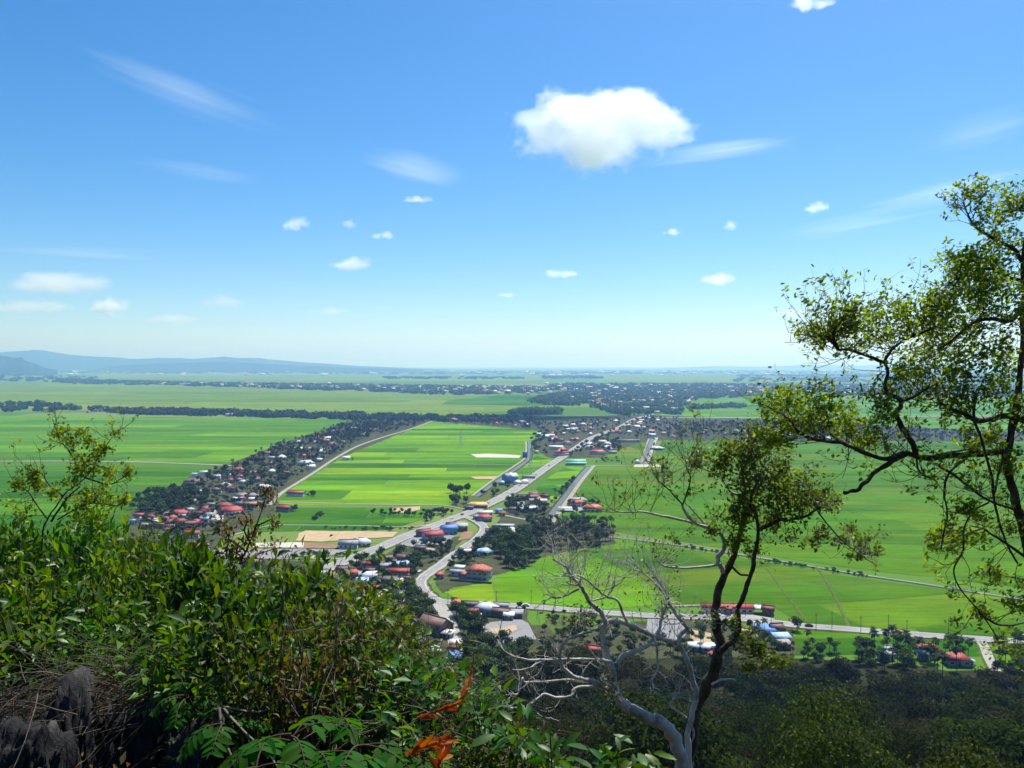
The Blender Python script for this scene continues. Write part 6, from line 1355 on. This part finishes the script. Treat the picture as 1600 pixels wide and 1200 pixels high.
for _ in range(5000):
    y = rnd.uniform(3.6, 13.2); x = rnd.uniform(-10.5, 0.6)
    if x > np.interp(y, XB_D, XB_X)+0.35: continue
    px = 800+x/y*FPX
    if px < -120 or px > 900: continue
    gz = hill1(x, y)-0.1; sil = np.interp(px, SIL_X, SIL_Y)+rnd.uniform(0, 14)
    hm = float(F(px, sil, y).z)-gz
    if hm < 0.28: continue
    h = min(hm, rnd.uniform(0.6, 1.5)+(0.5 if y > 9 and px < 330 else 0)); top_py = EYE_ROW+(CAM_H-gz-h)/y*FPX
    if top_py > 1230: continue
    if y < 6.7 and -160 < px < 330: continue            # rock and dry brush show here
    if y < 5.3+max(0, (px-620)/260)*-1.2 and px > 330: continue              # the compound leaf plants stand here
    if any((x-q[0])**2+(y-q[1])**2 < (0.25+0.12*(h+q[2])*0.5)**2 for q in placed): continue
    placed.append((x, y, h))
    r = rnd.random()
    if top_py < 960 and px < 330: key, zone = ('green' if r < 0.72 else 'olive' if r < 0.92 else 'lime'), 'on the left of the ledge above the rock'
    elif px < 330: key, zone = ('olive' if r < 0.5 else 'green' if r < 0.8 else 'dry'), 'beside the dry brush and rock'
    elif top_py < 960: key, zone = ('olive' if r < 0.45 else 'lime' if r < 0.62 else 'dry' if r < 0.82 else 'green'), 'along the ledge edge below the dry sapling'
    elif px < 560: key, zone = ('olive' if r < 0.55 else 'green' if r < 0.75 else 'dry'), 'in the middle of the ledge tangle'
    else: key, zone = ('olive' if r < 0.45 else 'dry' if r < 0.70 else 'green'), 'at the ledge edge near the orange fronds'
    mp = SP[key][rnd.randrange(len(SP[key]))]
    o = obj('shrub', None, loc=(x, y, gz), rz=rnd.uniform(0, 6.28), scale=(min(h*1.05, 1.0)*rnd.uniform(0.85, 1.1),)*2+(h,)); row_ = 'front row' if y < 7.2 else 'back row' if y > 10 else 'middle row'
    size = 'tall' if h > 1.15 else 'low' if h < 0.7 else 'middling'
    tag(o, size+' '+SLAB[key].replace(' with large soft leaves', '').replace('middling', 'mid')+' '+zone+', '+row_, 'shrub', SLAB[key].replace('shrub', 'shrubs')+' '+zone)
    obj('stems', mp[1], o); obj('foliage', mp[0], o); n_sh += 1
print('shrubs', n_sh)

# ------------------------------------------------------------------ rock, dry brush, twigs
t = NT('limestone'); p3 = t.pos((6, 6, 1.3)); a = t.noise(p3, 1, 6, 0.65); b = t.noise(t.pos((22, 22, 9)), 1, 5, 0.7)
col = t.ramp(a, [(0.36, (0.008, 0.008, 0.008)), (0.54, (0.030, 0.030, 0.030)), (0.66, (0.085, 0.085, 0.083)), (0.80, (0.30, 0.295, 0.28))])
M['rock'] = t.finish(t.principled(t.mix(t.math('MULTIPLY', b, 0.55), col, (0.05, 0.05, 0.048)), 0.95, 0.1, bump=b, bump_s=0.9, bump_d=0.03))
def rock(px, py, D, w, dp, h, seed, label, rz=0.0):
    v, f = ico(5); rs = np.random.RandomState(seed); n = v.copy()
    fl = np.zeros(len(v)); ang = np.arctan2(v[:, 1], v[:, 0])
    for k in range(5, 40): fl += rs.normal()/k**0.6*np.cos(k*ang+rs.rand()*6.28+rs.normal()*1.5*v[:, 2])
    d = np.zeros(len(v))
    for o_ in range(4):
        fr = 2.2*1.9**o_
        for _ in range(5): q = unit(rs.normal(size=3)); d += 0.5**o_*0.12*np.sin(fr*(v@q)*2+rs.rand()*6.28)
    k = 1+0.30*np.abs(fl)*np.sqrt(np.maximum(0, 1-v[:, 2]**2))*-1+d*0.5
    v = np.sign(v)*np.abs(v)**0.8*k[:, None]*np.array([w, dp, h])
    p = F(px, py, D); o = obj('rock', mesh('rock', v, f, [M['rock']], smooth=False), loc=(p.x, p.y, p.z-h), rz=rz)
    return tag(o, label, 'rock', None)
rock(118, 1092, 5.4, 0.20, 0.35, 0.85, 1, 'narrow pale limestone spur at the bottom left', 0.2)
rock(215, 1105, 5.6, 0.40, 0.35, 0.95, 2, 'broad fluted grey limestone block under the dry brush', 0.5)
rock(300, 1140, 5.2, 0.26, 0.3, 0.7, 3, 'dark limestone lump below the small fern', 1.0)
rock(40, 1135, 5.0, 0.30, 0.35, 0.8, 4, 'shadowed limestone foot in the bottom left corner', 0.0)
def brush(name, n, centre, spread, flow, L, r, mat_, label, seed, curve=0.25, cat='brushwood'):
    rs = np.random.RandomState(seed); parts = []; c = np.array(F(*centre))
    for _ in range(n):
        p = c+rs.normal(size=3)*np.array(spread); d = unit(np.array(flow)+rs.normal(size=3)*0.35); l = L*rs.uniform(0.4, 1.2); pts = [p]
        for i in range(5): d = unit(d+np.array([0, 0, -curve*0.3])+rs.normal(size=3)*0.12); pts.append(pts[-1]+d*l/5)
        rr = r*rs.uniform(0.5, 1.3); parts.append(tube(np.array(pts), np.linspace(rr, rr*0.5, 6), 3))
    v, f = cat_mesh(parts); b = np.array([c[0], c[1], hill1(c[0], c[1])])
    o = obj(name, mesh(name, v-b, f, [M[mat_]]), loc=tuple(b)); return tag(o, label, cat, kind='stuff' if name == 'dry_brush' else None)
brush('dry_brush', 260, (150, 1082, 5.7), (0.36, 0.22, 0.06), (-0.8, -0.25, -0.25), 0.75, 0.0045, 'twig', 'mat of dry grey brushwood lying over the rock', 31, 0.5)
brush('dry_brush', 170, (190, 1055, 6.0), (0.28, 0.22, 0.06), (-0.7, -0.2, 0.1), 0.6, 0.004, 'twig', 'heap of dry twigs behind the fluted rock', 32)
brush('dry_brush', 150, (60, 1105, 5.3), (0.22, 0.22, 0.08), (-0.7, -0.4, -0.5), 0.6, 0.004, 'twig', 'dry brush sliding down at the bottom left edge', 33, 0.6)
brush('dry_brush', 150, (615, 1140, 4.9), (0.28, 0.3, 0.12), (0.5, 0, 0.2), 0.4, 0.003, 'twig', 'tangle of fine dry twigs behind the orange fronds', 34)
brush('dry_brush', 120, (730, 1160, 4.8), (0.25, 0.3, 0.10), (0.4, 0.1, 0.1), 0.35, 0.003, 'twig_brown', 'brown twig tangle right of the orange fronds', 35)
brush('dry_brush', 110, (470, 1010, 7.4), (0.9, 0.7, 0.16), (0.5, 0, 0.4), 0.5, 0.0035, 'twig', 'scattered dry stems in the middle of the ledge tangle', 36)
brush('dry_brush', 70, (300, 930, 9.0), (1.3, 0.7, 0.16), (0.3, 0, 0.6), 0.55, 0.0035, 'twig', 'scattered dry stems among the ledge top shrubs', 37)
brush('fallen_branch', 5, (330, 1110, 5.0), (0.03, 0.03, 0.02), (0.75, -0.1, -0.45), 0.6, 0.011, 'twig', 'pale broken branches lying on the dark rock lump', 38, 0.1, 'branch')
brush('fallen_branch', 4, (110, 925, 8.0), (0.10, 0.1, 0.03), (0.8, 0, 0.3), 0.5, 0.009, 'twig', 'pale broken sticks caught in the glossy shrubs', 39, 0.1, 'branch')
def litter():
    rs = np.random.RandomState(44); n = 7000
    y = rs.uniform(3.5, 12.5, n); x = rs.uniform(-9, 0.6, n); ok = x < np.interp(y, XB_D, XB_X)+0.3; x, y = x[ok], y[ok]; n = len(x)
    z = hill(x, y)-0.05+rs.rand(n)*0.18; L = 0.07*rs.uniform(0.5, 1.3, n)
    v, f = leaf5(np.stack([x, y, z], 1), rdir(n, rs, 0.6), unit(np.array([0, 0, 1])+rs.normal(size=(n, 3))*0.5), L, L*0.45)
    tag(obj('leaf_litter', mesh('leaf_litter', v, f, [M['leaf_dry']])), 'brown fallen leaves covering the ledge', kind='stuff')
litter()

# ------------------------------------------------------------------ compound leaves, fronds, large leaves (each leaflet a part)
def leaf_mesh(name, L, W, lm, fold=0.15, droop=0.18, seg=4):
    v = []; 
    for i in range(seg+1):
        u = i/seg; w = W*0.5*math.sin(math.pi*min(1, 0.06+0.94*u))**0.75; y = L*u; z = -droop*L*u*u
        v += [(-w, y, z+fold*w), (0, y, z), (w, y, z+fold*w)]
    f = []
    for i in range(seg): a = i*3; f += [[a, a+1, a+4, a+3], [a+1, a+2, a+5, a+4]]
    return mesh(name, v, f, [M[lm]], smooth=True)
def aim(o, d, n):
    d = Vector(d).normalized(); n = Vector(n); x = d.cross(n).normalized(); z = x.cross(d)
    o.matrix_basis = Matrix((x, d, z)).transposed().to_4x4()
def frond(parent, p0, d0, L, pairs, lmesh, stalkm, droop=0.9, rs=None, lscale=1.0, open_=0.8, base=None, nm='frond', k0=0.25):
    pts = [np.array(p0, float)]; d = unit(np.array(d0, float)); n = 10
    for i in range(n): d = unit(d+np.array([0, 0, -droop/n])+rs.normal(size=3)*0.03); pts.append(pts[-1]+d*L/n)
    pts = np.array(pts); b = np.array(p0)
    fr = obj(nm, mesh(nm, *(lambda a: (a[0]-b, a[1]))(tube(pts, np.linspace(0.006, 0.002, n+1)*max(1, L), 4)), [M[stalkm]]), parent, loc=tuple(b-(base if base is not None else 0)))
    for k in range(pairs):
        u = k0+(1-k0)*(k+0.5)/pairs; j = min(n-1, int(u*n)); q = pts[j]+(pts[j+1]-pts[j])*(u*n-j); t_ = unit(pts[j+1]-pts[j])
        s = unit(np.cross(t_, np.array([0, 0, 1.0]))); up = np.cross(s, t_)
        for sg in (-1, 1):
            lo = obj('leaflet', lmesh, fr); dd = unit(t_*(1-open_)+s*sg*open_+np.array([0, 0, -0.22])+rs.normal(size=3)*0.10)
            aim(lo, dd, up+rs.normal(size=3)*0.18); lo.location = tuple(q-b); sc = lscale*(0.55+0.55*math.sin(math.pi*(0.15+0.75*u)))*rs.uniform(0.85, 1.15); lo.scale = (sc,)*3
    return fr
FERN = leaf_mesh('leaflet', 0.115, 0.042, 'leaf_fern'); ORL = leaf_mesh('leaflet', 0.085, 0.022, 'leaf_orange', 0.3, 0.3); PAL = leaf_mesh('leaflet', 0.24, 0.020, 'leaf_olive', 0.25, 0.25); BIG = leaf_mesh('leaf', 0.15, 0.055, 'leaf_green', 0.2, 0.2); LIM = leaf_mesh('leaf', 0.15, 0.06, 'leaf_lime', 0.2, 0.3)
rs = np.random.RandomState(77)
for (px, py, D, nf, L, lab) in [(455, 1150, 4.3, 5, 0.42, 'broad compound leaf plant at the bottom left of centre'), (560, 1165, 4.2, 5, 0.42, 'compound leaf plant beside the lower orange frond'), (400, 1205, 4.0, 4, 0.40, 'compound leaf plant on the lower frame edge near the rock'), (520, 1215, 3.9, 5, 0.40, 'drooping compound leaves on the lower frame edge'), (595, 1215, 4.0, 4, 0.36, 'compound leaves just left of the orange leaves'),
        (290, 1085, 5.2, 4, 0.26, 'small bright fern tuft above the dark rock lump'), (450, 1050, 5.6, 4, 0.34, 'compound leaf sprig in the ledge tangle'), (640, 1085, 5.6, 4, 0.34, 'yellowish compound leaf sprig behind the upper orange frond'), (350, 1130, 4.9, 4, 0.34, 'compound leaf plant right of the pale broken branches')]:
    p = np.array(F(px, py, D)); g = np.array([p[0], p[1], hill1(p[0], p[1])]); o = obj('compound_leaf_plant', None, loc=tuple(g)); tag(o, lab, 'plant')
    obj('stem', mesh('stem', *tube(np.array([(0, 0, -0.1), tuple((p-g)*0.6+np.array([0.02, 0.02, 0])), tuple(p-g)]), [0.012, 0.009, 0.006], 5), [M['twig_brown']]), o)
    for k in range(nf):
        a = k*2*math.pi/nf+rs.rand(); frond(o, p+np.array([0, 0, rs.uniform(-0.05, 0.02)]), (math.cos(a), math.sin(a)*0.8-0.15, 0.45), L*rs.uniform(0.85, 1.15), 7, FERN, 'twig_brown', 1.3, rs, L/0.42, base=g)
def dead_frond(pts, D, lab, nl, ls):
    P = catmull([np.array(F(x, y, D+dz)) for x, y, dz in pts], 6); b = P[0]; o = obj('dead_frond', None, loc=tuple(b)); tag(o, lab, 'frond')
    obj('stalk', mesh('stalk', *(lambda a: (a[0]-b, a[1]))(tube(P, np.linspace(0.009, 0.003, len(P)), 5)), [M['leaf_orange']]), o)
    for k in range(nl):
        u = (k+0.5)/nl*(len(P)-1); j = min(len(P)-2, int(u)); q = P[j]+(P[j+1]-P[j])*(u-j); t_ = unit(P[j+1]-P[j])
        for sg in (-1, 1):
            lo = obj('leaflet', ORL, o); dd = unit(t_*0.8+np.array([0.0, sg*0.3, -0.42 if sg > 0 else 0.12])+rs.normal(size=3)*0.16); aim(lo, dd, np.array([0, -0.9, 0.4])+rs.normal(size=3)*0.3); lo.location = tuple(q-b); lo.scale = (ls*rs.uniform(0.7, 1.25),)*3
dead_frond([(652, 1122, 0), (680, 1112, 0), (705, 1103, -0.02), (717, 1096, -0.03), (724, 1082, 0), (729, 1070, 0.05), (736, 1058, 0.1)], 4.6, 'bent orange dead frond rising to a pointed tip', 17, 0.85)
dead_frond([(622, 1204, 0), (634, 1186, 0), (650, 1172, 0), (670, 1162, 0), (694, 1154, 0)], 4.2, 'drooping orange dead frond at the bottom of the ledge', 14, 1.15)
dead_frond([(700, 1228, 0), (690, 1208, 0), (686, 1196, 0), (692, 1184, 0)], 4.0, 'short bright orange frond on the lower frame edge', 5, 1.3)
dead_frond([(552, 1032, 0), (560, 1030, 0), (568, 1036, 0), (574, 1028, 0)], 6.5, 'curled orange frond scrap in the ledge tangle', 6, 1.0)
for (px, py, D, nf, L, lab, tilt) in [(688, 1085, 7.0, 8, 0.62, 'young feather palm at the ledge edge over the grey roofs', 1.3), (602, 1015, 7.6, 7, 0.55, 'small feather palm at the ledge edge beside the brown house', 1.1)]:
    p = np.array(F(px, py, D)); g = np.array([p[0], p[1], min(hill1(p[0], p[1]), p[2]-0.1)]); o = obj('young_palm', None, loc=tuple(g)); tag(o, lab, 'palm')
    obj('stem', mesh('stem', *tube(np.array([(0, 0, -0.1), tuple(p-g)]), [0.03, 0.02], 6), [M['twig_brown']]), o)
    for k in range(nf):
        a = k*2.4; frond(o, p, (math.cos(a)*0.7, math.sin(a)*0.5, tilt), L*rs.uniform(0.8, 1.1), 12, PAL, 'twig_brown', 0.9, rs, 0.75, 0.62, base=g)
for (px, py, D, n, R_, lm, lab) in [(760, 1115, 4.7, 34, 0.17, BIG, 'glossy bluish green plant shining right of the orange frond'), (820, 1165, 4.3, 44, 0.20, BIG, 'glossy dark leaf plant at the bottom centre'), (862, 1200, 4.1, 26, 0.14, BIG, 'glossy leaf tuft on the lower frame edge at centre'), (968, 1192, 4.4, 28, 0.14, BIG, 'green leaf tuft left of the pale trunk foot'), (1010, 1190, 4.5, 22, 0.10, LIM, 'light green leaf tuft touching the pale trunk foot'),
        (440, 868, 8.4, 14, 0.16, LIM, 'bright yellow green leaves under the dry sapling'), (480, 885, 8.0, 22, 0.22, LIM, 'tall lime leaf spray at the ledge crest'), (494, 970, 7.0, 10, 0.10, LIM, 'pair of lime leaves hanging in the ledge tangle'), (560, 1080, 5.8, 14, 0.12, LIM, 'lime leaves lit up in the shade of the tangle'), (70, 1000, 6.5, 14, 0.14, LIM, 'yellow green leaf tuft above the dry brush')]:
    p = np.array(F(px, py, D)); g = np.array([p[0], p[1], min(hill1(p[0], p[1]), p[2]-0.15)]); o = obj('broadleaf_plant', None, loc=tuple(g)); tag(o, lab, 'plant')
    stp = []
    for k in range(4):
        e = p-g+rs.normal(size=3)*R_*0.5; stp.append(tube(catmull([(0, 0, -0.1), (p-g)*0.5+rs.normal(size=3)*0.03, e], 4), np.linspace(0.008, 0.003, 9), 4))
    obj('stems', mesh('stems', *cat_mesh(stp), [M['twig_brown']]), o)
    for k in range(n):
        q = p-g+rdir(1, rs)[0]*R_*rs.rand()**0.5; lo = obj('leaf', lm, o); out = unit(q-(p-g)+np.array([0, -0.05, 0.05])); aim(lo, out*0.6+rs.normal(size=3)*0.35+np.array([0, 0, -0.25]), np.array([0, -0.3, 1.0])+rs.normal(size=3)*0.4); lo.location = tuple(q); lo.scale = (rs.uniform(0.5, 1.05),)*3
